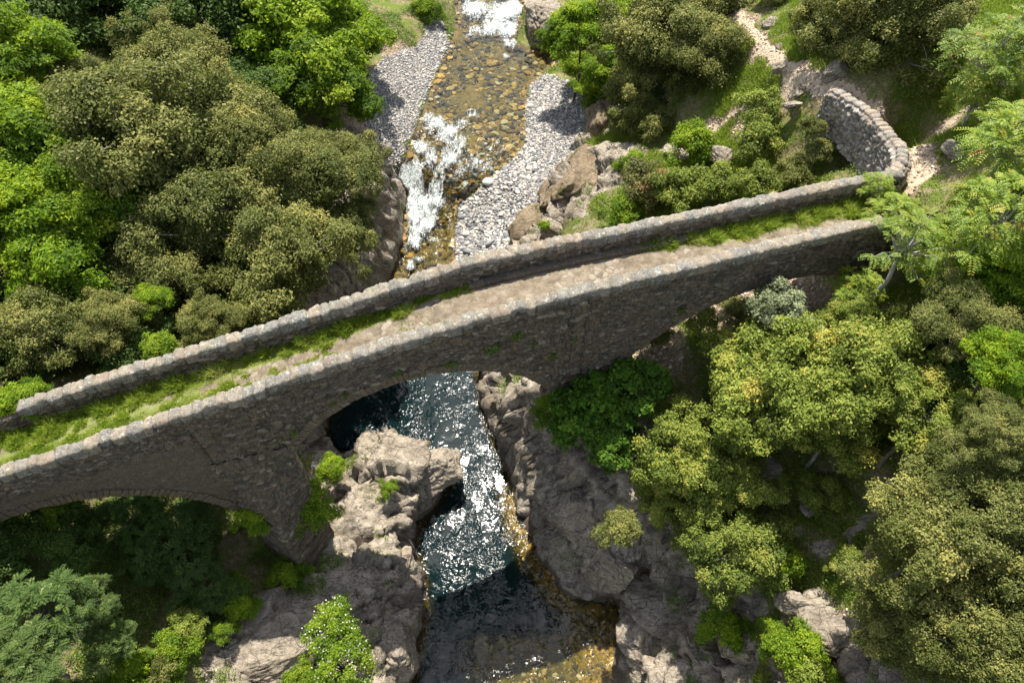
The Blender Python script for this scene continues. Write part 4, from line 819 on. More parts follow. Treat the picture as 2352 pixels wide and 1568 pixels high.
TREES = """
oak 330 300 185 12.6|broad olive oak with gold tinged crown, largest on the left slope
oak 560 330 120 11.8|grey green oak crown at the right shoulder of the gold tinged oak
oak 420 185 115 12.0|pale olive oak rising behind the gold tinged oak on the left
oak 500 480 150 10.6|olive oak with dark gaps below the gold tinged oak
oak 700 430 130 9.6|brownish olive oak on top of the left gorge cliff
oak 770 380 85 9.2|rounded oak crown at the upstream end of the left cliff
oak 640 600 140 9.6|olive oak leaning over the cliff just behind the left parapet
oak 790 530 75 8.3|oak spray hanging down the face of the left gorge cliff
oak 390 620 120 9.2|olive oak low on the left between bright tree and cliff oaks
oak 60 600 100 10.2|brownish oak crown against the left picture edge
oak 100 760 120 10.0|dim olive oak in the corner behind the far left parapet
oak 260 740 75 10.2|small tan tinged oak crown behind the left parapet
oak 480 745 65 10.3|small yellowish oak bush touching the left parapet coping
oak 170 190 70 12.6|small grey brown oak in front of the left edge broadleaf trees
oak 370 90 80 11.0|dark topped oak in the shadowed upper left
dark 200 60 150 10.5|dark tree in the shaded upper left corner
dark 470 60 140 10.2|dark tree between the gold tinged oak and the top green tree
dark 330 20 130 10|dark tree at the top edge right of the upper left corner
dark 580 250 100 8.4|dark crown in the hollow beneath the top green tree
dark 30 0 120 11|dark tree cut by the top left corner
dark 620 150 120 7.2|dark low tree beneath the big top green tree
dark 560 690 90 7.6|dark low tree in the shade of the oak behind the left parapet
dark 180 680 130 8.6|dark green tree under the bright tree on the left edge
dark 330 800 90 8.8|dark low tree tucked behind the left parapet
dark 20 840 90 9.4|dark tree behind the vine covered parapet end
bright 50 160 130 13.2|fresh green tree at the upper left edge
bright 40 330 140 12.9|fresh green tree halfway up the left edge
bright 190 470 125 11.3|fresh green spreading tree in front of the left oaks
bright 60 480 120 12.0|fresh green tree at the left edge below the spreading ones
bright 130 580 130 10.6|deep green broadleaf tree low on the left slope
bright 690 90 150 9.2|large fresh green tree overhanging the upper left gravel bar
bright 740 200 110 8.3|lower green crown beside the shaded gravel bar
bright 800 90 85 7.6|green crown nearest the river at the top left
bright 620 20 110 9.6|green tree top cut by the upper picture edge
bright 350 695 40 10.5|small lime green sapling behind the left parapet
bright 1335 90 75 8.4|bright green tree beside the big river boulder
bright 1400 60 80 9.0|bright green tree at the top edge right of the boulder
bright 1390 170 60 8.0|yellow green tree above the right gravel bar
oak 1530 90 125 11.4|brownish olive oak with bare limbs on the upper right bank
oak 1625 110 90 11.8|thin crowned oak leaning toward the grassy path
oak 1475 205 85 9.2|olive oak hanging over the right gravel bar
oak 1590 0 105 12.0|olive oak cut by the top edge above the path
oak 1925 50 95 14.6|olive oak left of the dense one above the retaining wall
oak 2030 80 130 15.2|dense olive oak standing above the retaining wall
oak 2100 20 120 16.4|oak behind the dense one near the top right
oak 1790 -30 55 13.4|small oak at the top edge above the path
dark 1560 230 70 8.6|dark tree shading the grass beside the side path
dark 2135 105 65 14.7|dark tree in the shade under the top right oaks
ail 2290 130 110 17.2|feathery leaved tree in the top right corner
ail 2330 330 110 17.0|feathery leaved tree on the right edge level with the path
ail 2250 225 60 15.8|small feathery tree between the dark tree and the right edge
ail 2310 500 110 16.6|feathery leaved tree at the right edge near the abutment
ail 2150 580 85 13.8|rust tinged feathery tree with bare pale trunk at the bridge end
ail 1975 668 56 12.4|feathery tree beneath the right arch crown
ail 2050 490 52 14.2|low feathery sumac spilling over the near parapet end
ail 2015 428 36 14.3|small feathery shoot inside the bridge mouth by the far parapet
ail 2200 620 80 14.6|yellow green feathery tree right of the bare pale trunk
bright 2290 620 80 15.0|lime green tree on the right edge below the abutment
gold 1855 860 140 12.0|large yellow green oak, highest below the right arch
gold 2030 860 145 12.6|large yellow green oak right of the highest one
gold 1760 900 140 10.9|yellow green oak above the shaded gorge rock
gold 2130 930 110 13.0|yellow green oak crown at the right of the large pair
gold 1715 835 80 11.0|small yellow green crown next to the right arch foot
gold 1965 745 64 12.4|yellow green crown below the feathery trees
gold 1900 960 110 11.2|yellow green oak overhanging the dark hollow
gold 1590 1050 115 8.9|yellow green oak on the rim of the gorge rock
gold 1690 1100 85 8.7|oak crown in the middle of the right bank below the large oaks
gold 1530 1130 65 7.4|small oak on the brink of the shaded gorge rock
gold 1680 1250 112 7.7|grey green oak above the pale bottom right rock
gold 1590 1180 75 6.9|oak leaning over the cleft in the right rock
bare 2080 560 92 14.9|leafless looking tree with pale bare limbs and sparse rusty fronds
silver 1785 722 74 12.4|pale silvery oak just below the right arch
oak 2170 1230 150 12.6|olive oak in the lower right above its neighbours
oak 2280 1150 130 13.8|olive oak against the right edge below the green tree
oak 2210 1400 160 11.6|biggest olive oak in the bottom right corner
oak 2100 1450 115 9.6|olive oak left of the biggest corner oak
oak 2320 1530 130 12.0|olive oak cut by the bottom right corner
oak 2290 1000 80 15.2|sparse twiggy oak on the right edge
oak 2210 740 95 14.6|brownish oak between the yellow green oaks and right edge
bright 2310 830 75 15.4|deep green tree on the right edge beside the oaks
dark 2210 860 80 13.2|dark tree between the yellow green oaks and the right edge
olbush 1500 755 42 9.4|olive bush seen through the right arch
ylbush 1610 735 40 9.9|yellow green bush on the pale ground under the right arch
fig 1350 920 88 8.7|dark green fig tree growing at the foot of the right pier
fig 1445 890 75 9.4|fig tree at the left foot of the right arch
fig 1405 1010 60 8.2|low fig tree hanging over the shaded gorge rock
bush 1270 940 42 7.6|leafy bush at the left edge of the fig trees
ashdark 400 1250 100 5.4|dark ash in deep shade under the left arch
ashdark 300 1190 80 6.4|dark ash tree close beneath the left arch
ashdark 470 1350 66 4.8|dark ash in the shadow above the lower left rock slab
dark 130 1240 90 7.4|dark tree at the foot of the left arch
ash 90 1420 98 10.0|pale leaved ash in the lower left corner, middle of three
ash 195 1385 56 9.0|pale ash crown nearest to the shadowed hollow
ash 50 1525 95 10.0|pale leaved ash cut by the bottom left corner
ash 245 1480 52 7.8|small pale ash right of the corner ashes
robinia 760 1450 60 5.6|small acacia with white blossom on the lower left rock
robinia 790 1530 66 5.4|lower white blossomed acacia at the bottom edge
bush 588 1190 42 6.4|round bright bush at the left of the shaded pier
bush 712 1165 56 5.6|bush growing out of the shaded pier face
bush 762 1078 34 3.7|bright bush between the pier and the rock knob
bush 893 1122 20 3.4|small green tuft bush on the sunlit rock knob
bush 835 368 20 6.2|bright bush at the top corner of the left cliff
bush 980 25 34 5.2|green bush on the gravel at the very top
ylbush 1740 325 58 11.0|upright bright bush in the middle of the right slope
ylbush 1748 250 46 12.0|slender yellow green bush above the upright bright one
bush 1325 160 40 5.4|bright bush at the waterside trees' foot by the right gravel bar
bush 1385 225 44 6.0|green bush between the gravel bar and the brown bank rock
bush 1590 340 55 9.6|light green bush beside the side path
bush 1460 385 38 8.0|bright green bush on top of the mossy slab
redbush 1490 430 62 8.6|rusty bush behind the far parapet above the mossy slab
ylbush 1570 445 60 9.4|yellow green bush behind the far parapet, next to the rusty one
ylbush 1650 425 50 10.0|wide scrub bush below the upright bright one
ylbush 1740 430 50 10.8|scrub bush between the upright bush and the far parapet
olbush 1815 405 44 11.3|olive scrub bush in the middle of the slope below the wall
olbush 1885 350 34 11.9|olive scrub bush touching the foot of the retaining wall
olbush 1860 290 26 12.9|small scrub bush left of the retaining wall end
bush 2000 320 30 12.6|thin leafy bush growing against the retaining wall
olbush 1440 280 44 8.0|grey scrub bush above the brown bank rock
olbush 1510 280 45 8.6|scrub bush at the shaded edge of the grass
bush 1430 490 48 7.8|green bush at the lower end of the mossy slab
bush 1250 520 14 5.4|tiny green bush on the mossy slab by the parapet
bush 1660 1440 50 4.8|bright green bush at the edge of the pale bottom rock
bush 1840 1510 66 6.6|bright feathery bush in the bottom right clearing
bush 1780 1470 40 6.0|smaller bright bush left of the clearing
olbush 1420 1215 46 7.4|scrub bush clinging to the shaded gorge rock
ylbush 1880 1130 50 8.6|yellow green bush in the dappled hollow
bush 1800 1290 44 7.2|bright bush at the top of the small clearing
bush 1990 1010 34 10.6|green bush in the shade of the large oaks
ylbush 1940 1290 40 8.0|small yellow bush at the right of the clearing
bush 370 805 42 10.7|flat lime green bush spilling along the left parapet
bush 66 918 44 11.5|lime green creeper over the left end of the far parapet
bush 10 938 52 11.3|lime green creeper at the left picture edge
bush 660 1320 40 3.4|dark green bush at the foot of the shaded pier
bush 540 1370 45 4.2|green bush in the shade above the lower left slab
bush 400 1500 50 5.4|leafy green bush above the lower left rock slab
ylbush 430 1440 40 5.4|yellow green bush in the lower left shade
olbush 350 1560 46 5.8|olive bush at the bottom edge left of the rock slab
bush 560 1400 34 4.3|dark leafy bush over the rock ledge
bush 510 1450 24 4.8|bright green bush on the upper edge of the lower left slab
bush 130 1170 42 8.2|yellow green bush catching light under the left arch
bush 300 1555 52 6.2|green bush at the bottom edge on the left
bush 690 1560 40 4.6|bush at the bottom edge beside the acacia
bush 2130 760 34 13.4|bright bush among the oaks on the right
oak 2480 1250 150 13.6|olive oak standing just beyond the right edge beside the biggest corner oaks
gold 2470 980 120 14.6|yellow green oak just beyond the right edge
bright 2480 680 120 15.4|broadleaf tree just beyond the right edge behind the feathery ones
oak 2520 1600 160 12.6|olive oak beyond the bottom right corner
ail 2480 420 110 17.0|feathery tree just beyond the right edge by the abutment
oak 2560 150 150 17.0|olive oak beyond the top right corner
gold 1850 1700 130 7.0|yellow green oak just below the bottom edge on the right bank
oak -150 650 140 11.0|olive oak just beyond the left edge behind the bridge
bright -160 350 150 13.0|broadleaf tree just beyond the left edge
dark -120 1250 120 9.0|dark tree just beyond the left edge below the bridge
ash -140 1500 120 11.0|pale ash just beyond the bottom left corner
dark 250 1720 120 6.5|dark tree just below the bottom edge on the left
olbush 1700 720 44 9.6|olive scrub in front of the pale ground under the right arch
bush 1570 690 30 10.4|leafy sprig hanging by the right arch
""".strip().split('\n')
for ln in TREES:
    a, lab = ln.split('|'); k, px, py, r_, z = a.split(); plant(k, float(px), float(py), float(r_), float(z), lab)
# ------------------------------------------------------------------ boulders and stones
def ico(sub):
    import bmesh
    bm = bmesh.new(); bmesh.ops.create_icosphere(bm, subdivisions=sub, radius=1)
    V = np.array([v.co[:] for v in bm.verts]); F_ = np.array([[v.index for v in f.verts] for f in bm.faces]); bm.free(); return V, F_
ICO = {k: ico(k) for k in (1, 2, 3, 5, 6)}
def rock_shape(seed, sub, planes=14, rough=.05, power=10, round_=.0):
    g = np.random.default_rng(seed); V, F_ = ICO[sub]; n = unit(g.normal(size=(planes, 3))); h = g.uniform(.55, 1.0, planes)
    d = V @ n.T; r = 1 / (np.sum(np.clip(d / h, 0, None)**power, 1)**(1 / power)); r = np.clip(r, .3, 1.25); r = r * (1 - round_) + round_
    P = V * r[:, None]
    if sub >= 5:
        s = P * 1.0; c = rough * 2.2 * fbm(s[:, 0] * 1.6 + seed, s[:, 1] * 2.2, s[:, 2] * 3.2, 5, seed, True)
        F1, F2, ID = worley(s[:, 0] * 2.2 + seed, s[:, 1] * 1.6, s[:, 2] * 3.0, seed); c = c + rough * 1.6 * (ID - .5) * sstep(0, .1, F2 - F1) - rough * .9 * sstep(.07, 0, F2 - F1)
        c = c + rough * .5 * fbm(s[:, 0] * 9, s[:, 1] * 9, s[:, 2] * 9, 3, seed + 9, True)
        P = P + V * c[:, None]
    else: P = P * (1 + rough * fbm(P[:, 0] * 2 + seed, P[:, 1] * 2, P[:, 2] * 2, 2, seed))[:, None]
    return P, F_
def boulder(px, py, z, size, rot, label, mat=None, name='boulder', sub=5, rough=.06, tilt=(0, 0), cat='rock', group=None, round_=0., planes=14, seed=None):
    seed = seed if seed is not None else int(px + py); P, F_ = rock_shape(seed, sub, planes, rough, 26, round_); P = P * np.array(size)
    M_ = np.array((Matrix.Rotation(rot, 3, 'Z') @ Matrix.Rotation(tilt[0], 3, 'X') @ Matrix.Rotation(tilt[1], 3, 'Y')))
    P = P @ M_.T
    o = mesh_obj(name, P, F_, mat or ROCK, None, True); o.location = at(px, py, z)
    return tag(o, label, cat, group)
LROCK = mat_rock('light_rock', moss=.1)
boulder(1248, 52, 4.9, (1.55, 2.1, 1.9), .3, 'huge grey boulder standing in the river beside the upper rapids', seed=3, sub=6)
boulder(1385, 268, 6.2, (.95, 1.5, 1.2), .5, 'dark brown bank rock under the scrub above the right gravel bar', ROCKM)
boulder(1330, 425, 5.3, (2.1, 3.0, 1.35), -.5, 'great mossy rock slab rising from the right gravel bar', ROCKM, sub=6, tilt=(.35, -.45), seed=21)
boulder(1240, 525, 3.7, (1.4, 1.6, 1.0), .2, 'cracked rock at the foot of the mossy slab next to the parapet', ROCKM, tilt=(.2, -.3))
boulder(995, 1085, 1.35, (1.25, .95, 1.15), .3, 'pale pinkish rock knob jutting over the pool', sub=6, seed=14, rough=.05)
boulder(905, 1045, 2.0, (1.5, 1.2, 1.0), -.3, 'sunlit fissured rock behind the pale knob', sub=6, seed=9)
boulder(880, 1170, 1.7, (1.4, 1.2, 1.1), .6, 'layered rock shoulder between the knob and the shaded pier', sub=6, seed=17)
boulder(590, 1480, 3.3, (2.15, 1.15, .75), .32, 'long tilted rock slab in the lower left, lit along its top', sub=6, tilt=(.25, 0), seed=31)
boulder(655, 1545, 2.9, (1.0, .55, .5), .5, 'smaller slab lying below the long tilted one', tilt=(.2, 0))
boulder(905, 1330, 1.2, (.9, 1.4, 1.0), .1, 'dark rock buttress on the left edge of the lower pool', sub=6, seed=41)
boulder(900, 1480, 1.2, (.95, 1.4, .95), -.1, 'rock buttress beside the pool at the bottom, left bank', sub=6, seed=44)
boulder(1395, 1290, 2.3, (1.1, 1.3, 1.7), .3, 'shaded rock face dropping into the pool on the right', sub=6, seed=51)
boulder(1335, 1180, 3.4, (1.3, 1.6, 1.9), -.2, 'massive shaded rock under the right pier', sub=6, seed=54)
boulder(1480, 1440, .9, (1.1, 1.6, .9), .2, 'pale weathered rock on the right edge of the golden shallows', sub=6, seed=61)
boulder(1580, 1530, 2.0, (1.5, 1.1, .9), .5, 'pale rock at the bottom edge right of the shallows', sub=6, seed=64)
boulder(1545, 1390, 1.7, (1.6, 1.2, .7), -.3, 'pale rock above the cleft on the right bank', sub=5, seed=66)
for q in ((1798,108,12.9,.28,.16,'pale flat rock in the grass at the top of the path'),(1790,155,13.0,.22,.26,'small upright rock beside the path'),(1832,212,12.9,.3,.2,'grey rock on the slope below the path'),
          (1822,240,12.7,.32,.16,'pinkish flat rock just under the grey one on the slope'),(1925,168,13.9,.55,.42,'brown boulder above the end of the retaining wall'),(2182,345,14.5,.4,.2,'flat brown rock in the grass right of the path'),
          (1770,60,12.7,.45,.35,'dark jagged rock in the shade at the top'),(1725,330,10.4,.3,.25,'reddish rock under the upright bright bush'),(1650,350,9.9,.6,.35,'grey outcrop in the middle of the right slope'),(1560,360,8.6,.7,.3,'pale bedrock beside the side path'),
          (1860,1165,8.1,.3,.2,'small pale rock in the dappled hollow'),(1780,1215,7.0,.42,.4,'pale rock standing at the head of the clearing'),(1820,1385,6.6,.5,.45,'pale rock at the left of the small clearing'),(1990,1275,8.3,.22,.18,'small white rock on the right of the clearing'),
          (1900,1440,6.6,.9,.4,'dark flat rock in the bottom right clearing'),(1690,1480,4.0,.7,.6,'pale boulder at the foot of the right bank trees'),(1990,1545,6.6,.8,.4,'brown rock at the bottom edge below the corner oaks'),(2230,600,14.0,.4,.5,'grey rock behind the feathery trees'),
          (1760,1080,7.9,.5,.3,'rock ledge under the branches of the middle oaks'),(2060,1130,10.0,.4,.25,'shaded rock below the right pair of oaks')):
    boulder(q[0], q[1], q[2], (q[3] * 1.15, q[3] * .85, q[4]), q[0] * .1, q[5], LROCK if 'pale' in q[5] or 'pink' in q[5] or 'white' in q[5] else ROCK, sub=5, rough=.05, planes=10)

def mat_stone(name, cols, moss=0):
    t = NT(name); oi = t.n('ShaderNodeObjectInfo').outputs['Random']; v = t.coord(); n = t.noise(v, 6, 6, .7)
    c = t.ramp(oi, cols); c = t.mix(t.ramp(n, [(.35, .55), (.6, 0.0)]), c, (.12, .11, .10))
    return t.fin(c, .8, t.bump(n, .5, .02), .3)
S_PALE = mat_stone('pale_granite', [(0, (.42, .39, .35)), (.5, (.58, .55, .50)), (1, (.50, .42, .34))])
S_GREY = mat_stone('grey_basalt', [(0, (.10, .105, .115)), (.5, (.20, .21, .22)), (1, (.30, .30, .30))])
S_GOLD = mat_stone('wet_amber_stone', [(0, (.28, .15, .035)), (.5, (.42, .25, .07)), (1, (.30, .22, .10))])
STP = {}
for nm, mt in (('pale', S_PALE), ('grey', S_GREY), ('gold', S_GOLD)):
    STP[nm] = []
    for i in range(5):
        P, F_ = rock_shape(100 + i, 3, 10 if nm == 'grey' else 16, .06, 7, .25 if nm == 'grey' else .5)
        me = mesh_obj('river_stone', P, F_, mt, None, True); STP[nm].append(me)
sused = {}
SEEN = set()
ANCH = [(1215,388,'white boulder'),(1097,347,'orange boulder'),(1120,412,'long pinkish boulder'),(1165,545,'square blue grey stone'),(1127,558,'big blue grey stone by the parapet'),(1070,533,'white rounded stone at the waterline'),(1050,470,'head of the gravel spit'),
        (1160,460,'middle of the gravel bar'),(1210,460,'mossy slab edge'),(1190,520,'slab foot'),(1218,243,'white stone at the upper pool'),(1230,300,'green herb on the bar'),(1160,288,'flat slab in the rapids'),(1002,212,'flat tan stone at the upper pool'),(1030,120,'left edge of the upper pool'),
        (1110,480,'centre of the gravel spit'),(1190,350,'narrow upper beach'),(1260,200,'top of the right gravel bar'),(1140,340,'last rapids'),(1045,560,'parapet end of the shallows')]
SL = dict(pale='pale rounded stone on the %s', grey='dark grey angular stone on the %s', gold='wet amber stone in the %s')
def stone(kind, x, y, z, r, where, label=None, flat=.62):
    i = sused.get(kind, 0); sused[kind] = i + 1; src = STP[kind][i % 5]
    o = src if i < 5 else src.copy()
    if i >= 5: C.objects.link(o)
    a = rng.uniform(.75, 1.25); o.scale = (r * a, r / a, r * flat * rng.uniform(.8, 1.2)); o.location = (x, y, z); o.rotation_euler = (rng.uniform(-.25, .25), rng.uniform(-.25, .25), rng.uniform(0, 6.28))
    if label: tag(o, label, 'stone')
    else:
        gl = SL[kind] % where; f_ = y * cP + (CZ - z) * sP; qx, qy = 1176 + FP * x / f_, 784 - FP * (y * sP - (CZ - z) * cP) / f_
        size_ = 'large' if r > .165 else 'middling' if r > .125 else 'small'
        ref = min(ANCH, key=lambda a: (a[0] - qx)**2 + (a[1] - qy)**2); side_ = ('left of' if qx < ref[0] - 12 else 'right of' if qx > ref[0] + 12 else 'above' if qy < ref[1] else 'below')
        lab_ = '%s %s %s the %s' % (size_, dict(pale='pale ', grey='dark grey ', gold='wet amber ')[kind] + ('long' if a > 1.1 else 'broad' if a < .9 else 'round') + ' stone', side_, ref[2])
        if lab_ in SEEN:
            for r2 in sorted(ANCH, key=lambda a: (a[0] - qx)**2 + (a[1] - qy)**2)[1:9]:
                l2 = lab_ + ', near the ' + r2[2]
                if l2 not in SEEN and len(l2.split()) <= 16: lab_ = l2; break
        SEEN.add(lab_)
        tag(o, lab_, 'stone', dict(pale='pale river stones', grey='dark grey river stones', gold='wet amber river stones')[kind] + ' round the gravel bars')
BIG = [('pale',1215,388,3.5,.26,'white boulder, biggest on the right gravel bar'),('gold',1097,347,3.15,.27,'rounded orange boulder standing in the rapids'),('pale',1068,411,2.5,.27,'oval tan boulder at the head of the gravel spit'),
       ('pale',1120,412,2.8,.42,'long pinkish boulder between the rapids and the gravel spit'),('pale',1038,404,2.5,.2,'tan boulder at the very edge of the white water'),('grey',1088,386,2.9,.2,'upright dark stone in the middle of the rapids'),
       ('grey',1130,383,3.0,.2,'dark grey stone left of the white boulder on the bar'),('grey',1165,545,2.2,.25,'square blue grey stone near the parapet'),('grey',1127,558,1.7,.27,'large blue grey stone nearest the parapet'),('pale',1070,533,1.5,.24,'white rounded stone at the lower end of the bar'),
       ('grey',1072,573,1.3,.26,'blue grey stone at the waterline by the parapet'),('pale',1040,550,1.1,.18,'white stone at the waterline above the parapet'),('gold',1065,436,2.1,.26,'brown wet boulder below the long pinkish one'),('pale',1002,212,3.8,.2,'flat tan stone at the edge of the upper pool'),
       ('gold',1160,288,3.4,.26,'flat grey brown slab in the shallow rapids'),('grey',958,585,.75,.26,'dark round boulder in the chute by the parapet'),('gold',935,590,.75,.22,'brown boulder in the chute beside the dark one'),('pale',1218,243,3.75,.24,'white stone at the water edge of the upper pool')]
for k, px, py, z, r, lb in BIG:
    x, y, _ = at(px, py, z); stone(k, x, y, float(hg(x, y)) + r * .25, r, '', lb)
def poly_pts(P, n, g):
    P = np.array(P); lo, hi = P.min(0), P.max(0); out = []
    while len(out) < n:
        q = g.uniform(lo, hi, (n * 3, 2)); out += list(q[inside(q[:, 0], q[:, 1], P)])
    return np.array(out[:n])
g6 = np.random.default_rng(66)
GP = [np.array([at(*p)[:2] for p in g]) for g in GB]
low = np.array([at(*p)[:2] for p in [(1215,300,3.5),(1205,340,3.4),(1140,400,2.7),(1100,440,2.2),(1060,470,1.7),(1048,530,1.2),(1045,600,1.0),(1170,590,1.8),(1200,520,3),(1225,450,3.6),(1240,380,3.8),(1240,320,3.9)]])
def strew(P, n, rlo, rhi, where, pw=2.2, kinds=('pale', 'grey'), pr=(.55, .45), dz=.3):
    q = poly_pts(P, n, g6)
    for x, y in q:
        r = rlo + (rhi - rlo) * g6.random()**pw; z = float(hg(x, y)); stone(g6.choice(kinds, p=pr), x, y, z + r * dz, r, where)
strew(low, 150, .10, .21, 'lower part of the right gravel bar', 1.6)
strew(np.array([at(*p)[:2] for p in [(1250,165,3.8),(1215,197,3.7),(1205,250,3.6),(1210,330,3.5),(1250,340,3.9),(1260,250,4)]]), 30, .08, .17, 'water edge of the right gravel bar', 1.6)
strew(np.array([at(*p)[:2] for p in [(1035,60,4.2),(1045,84,4.1),(1020,140,3.8),(1000,190,3.8),(985,180,3.9),(1005,130,4),(1010,70,4.3)]]), 26, .07, .15, 'edge of the left gravel bar', 1.6)
strew(np.array([at(*p)[:2] for p in [(1040,290,3.3),(1200,300,3.4),(1190,350,3.1),(1130,395,2.8),(1090,440,2.1),(1050,470,1.7),(1035,560,.9),(1015,560,.9),(1030,440,2),(1020,380,2.7)]]), 70, .09, .20, 'shallows beside the right gravel bar', 1.8, ('gold', 'pale', 'grey'), (.55, .15, .3), .15)
# the small gravel nobody could count
def merge_stones(name, pts, r, mat, kind='stuff', lift=.3, sub=1):
    V0, F0 = ICO[sub]; n = len(pts); g = np.random.default_rng(len(pts)); z = hg(pts[:, 0], pts[:, 1])
    sc_ = r[:, None] * g.uniform(.7, 1.3, (n, 3)) * np.array([1, 1, .62]); an = g.uniform(0, 6.28, n); c_, s_ = np.cos(an)[:, None], np.sin(an)[:, None]
    Vl = V0[None] * sc_[:, None] * (1 + .14 * g.normal(size=(n, len(V0), 1)))
    X = Vl[..., 0] * c_ - Vl[..., 1] * s_ + pts[:, 0:1]; Y = Vl[..., 0] * s_ + Vl[..., 1] * c_ + pts[:, 1:2]; Z = Vl[..., 2] + (z + r * lift)[:, None]
    F_ = (F0[None] + (np.arange(n) * len(V0))[:, None, None]).reshape(-1, 3)
    o = mesh_obj(name, np.stack([X, Y, Z], -1).reshape(-1, 3), F_, mat, None, False, {'tint': np.repeat(g.random(n), len(V0))}); return tag(o, kind=kind)
def mat_pebble(name, stops):
    t = NT(name); a = t.attr('tint'); n = t.noise(t.coord(), 12, 4, .7); return t.fin(t.mix(t.ramp(n, [(.35, .4), (.6, 0.0)]), t.ramp(a, stops), (.1, .09, .08)), .85, None, .25)
PEB = mat_pebble('loose_gravel', [(0, (.08, .085, .095)), (.3, (.17, .175, .18)), (.5, (.30, .29, .27)), (.72, (.42, .37, .32)), (.9, (.58, .54, .48)), (1, (.70, .67, .62))])
AMB = mat_pebble('amber_pebbles', [(0, (.03, .025, .012)), (.4, (.085, .055, .02)), (.7, (.28, .15, .03)), (.9, (.50, .28, .06)), (1, (.50, .40, .24))])
p1 = poly_pts(GP[1], 13000, g6); p0 = poly_pts(GP[0], 9000, g6); pl_ = poly_pts(low, 2600, g6)
merge_stones('gravel', np.concatenate([p1, p0, pl_]), np.concatenate([.03 + .06 * g6.random(13000)**2.5, .03 + .05 * g6.random(9000)**2.5, .05 + .07 * g6.random(2600)**1.5]), PEB)
UP = [at(*p)[:2] for p in WL[:15]] + [at(*p)[:2] for p in WR[::-1]]
pb = poly_pts(UP, 7500, g6); pb = pb[fbm(pb[:, 0] * .7, pb[:, 1] * .5, oct=3, seed=151) + .5 * g6.random(len(pb)) > .12]; merge_stones('submerged_pebbles', pb, .035 + .27 * g6.random(len(pb))**4, AMB, lift=.0)
mg2 = (shal > .25) & INW & (GY < 20); iy, ixx = np.nonzero(mg2); k = g6.integers(0, len(iy), 2600); pb2 = np.stack([gx[ixx[k]] + g6.uniform(-.05, .05, 2600), gy[iy[k]] + g6.uniform(-.05, .05, 2600)], -1)
merge_stones('submerged_stones', pb2, .03 + .10 * g6.random(2600)**2.5, AMB, lift=-.1)
sc_pts = np.nonzero((bare > .5) & (rock < .3) & ~gravel & ~INW); k = g6.integers(0, len(sc_pts[0]), 3500)
merge_stones('scree', np.stack([gx[sc_pts[1][k]] + g6.uniform(-.15, .15, 3500), gy[sc_pts[0][k]] + g6.uniform(-.15, .15, 3500)], -1), (.02 + .06 * g6.random(3500)**3), mat_pebble('tan_scree', [(0, (.22, .16, .12)), (.5, (.44, .34, .26)), (1, (.66, .56, .46))]))

# ------------------------------------------------------------------ grass, herbs
def mat_grass(name, stops):
    return mat_leaf(name, stops, .4, (.35, .5, .06), .6, .2)
GRS = mat_grass('grass_blade', [(0, (.10, .16, .016)), (.35, (.22, .31, .03)), (.7, (.37, .44, .06)), (.9, (.50, .50, .16)), (1, (.60, .54, .30))])
HERB = mat_leaf('ground_herb_leaf', [(0, (.03, .06, .01)), (.4, (.09, .15, .015)), (.75, (.19, .27, .028)), (1, (.33, .36, .07))], .35)
def blades(P, h, w, g, lean=.85):
    n = len(P); d = unit(np.stack([g.normal(size=n) * lean, g.normal(size=n) * lean, np.ones(n)], -1)); s = unit(np.cross(d, g.normal(size=(n, 3))))
    V = np.stack([P - s * w[:, None], P + s * w[:, None], P + d * h[:, None] + s * w[:, None] * .2 + np.array([0, 0, -.15]) * h[:, None] * 0], 1)
    return V.reshape(-1, 3), np.arange(3 * n).reshape(n, 3)
def grass(name, X, Y, Z, h, w, tint, mat=None, parent=None):
    g = np.random.default_rng(len(X)); V, F_ = blades(np.stack([X, Y, Z], -1), h, w, g)
    return tag(mesh_obj(name, V, F_, mat or GRS, parent, False, {'tint': np.repeat(np.clip(tint, 0, 1), 3)}), kind='stuff')
n = 300000; u_ = g6.uniform(-17.5, 15.5, n); q = g6.random(n); v_ = PT + q * (WB(u_) - 2 * PT)
e1, e2, pn1, pn2 = growth(u_, q)
sel = (e1 > 0) | ((e2 > 0) & (g6.random(n) < .8)) | ((g6.random(n) < .04) & (pn2 > 0) & ((u_ < 0) | (u_ > 5)))
u_, v_, e1, e2, q = u_[sel], v_[sel], e1[sel], e2[sel], q[sel]; X, Y = bp(u_, v_)
thick = np.clip(np.maximum(e1 * 5, e2 * 2.2), .2, 1)
hh = (.04 + .16 * thick * (e1 > 0) + .04 * thick) * (.5 + 1.1 * sstep(-.1, .4, fbm(u_ * 3, v_ * 3, oct=2, seed=104))) * g6.uniform(.6, 1.4, len(u_))
grass('track_grass', X, Y, deckz(u_) - .03, hh, np.full(len(u_), .017) * g6.uniform(.7, 1.5, len(u_)), .45 + .25 * (1 - thick) + .45 * fbm(u_ * 1.7, v_ * 2.5, oct=3, seed=106) + g6.normal(0, .17, len(u_)))
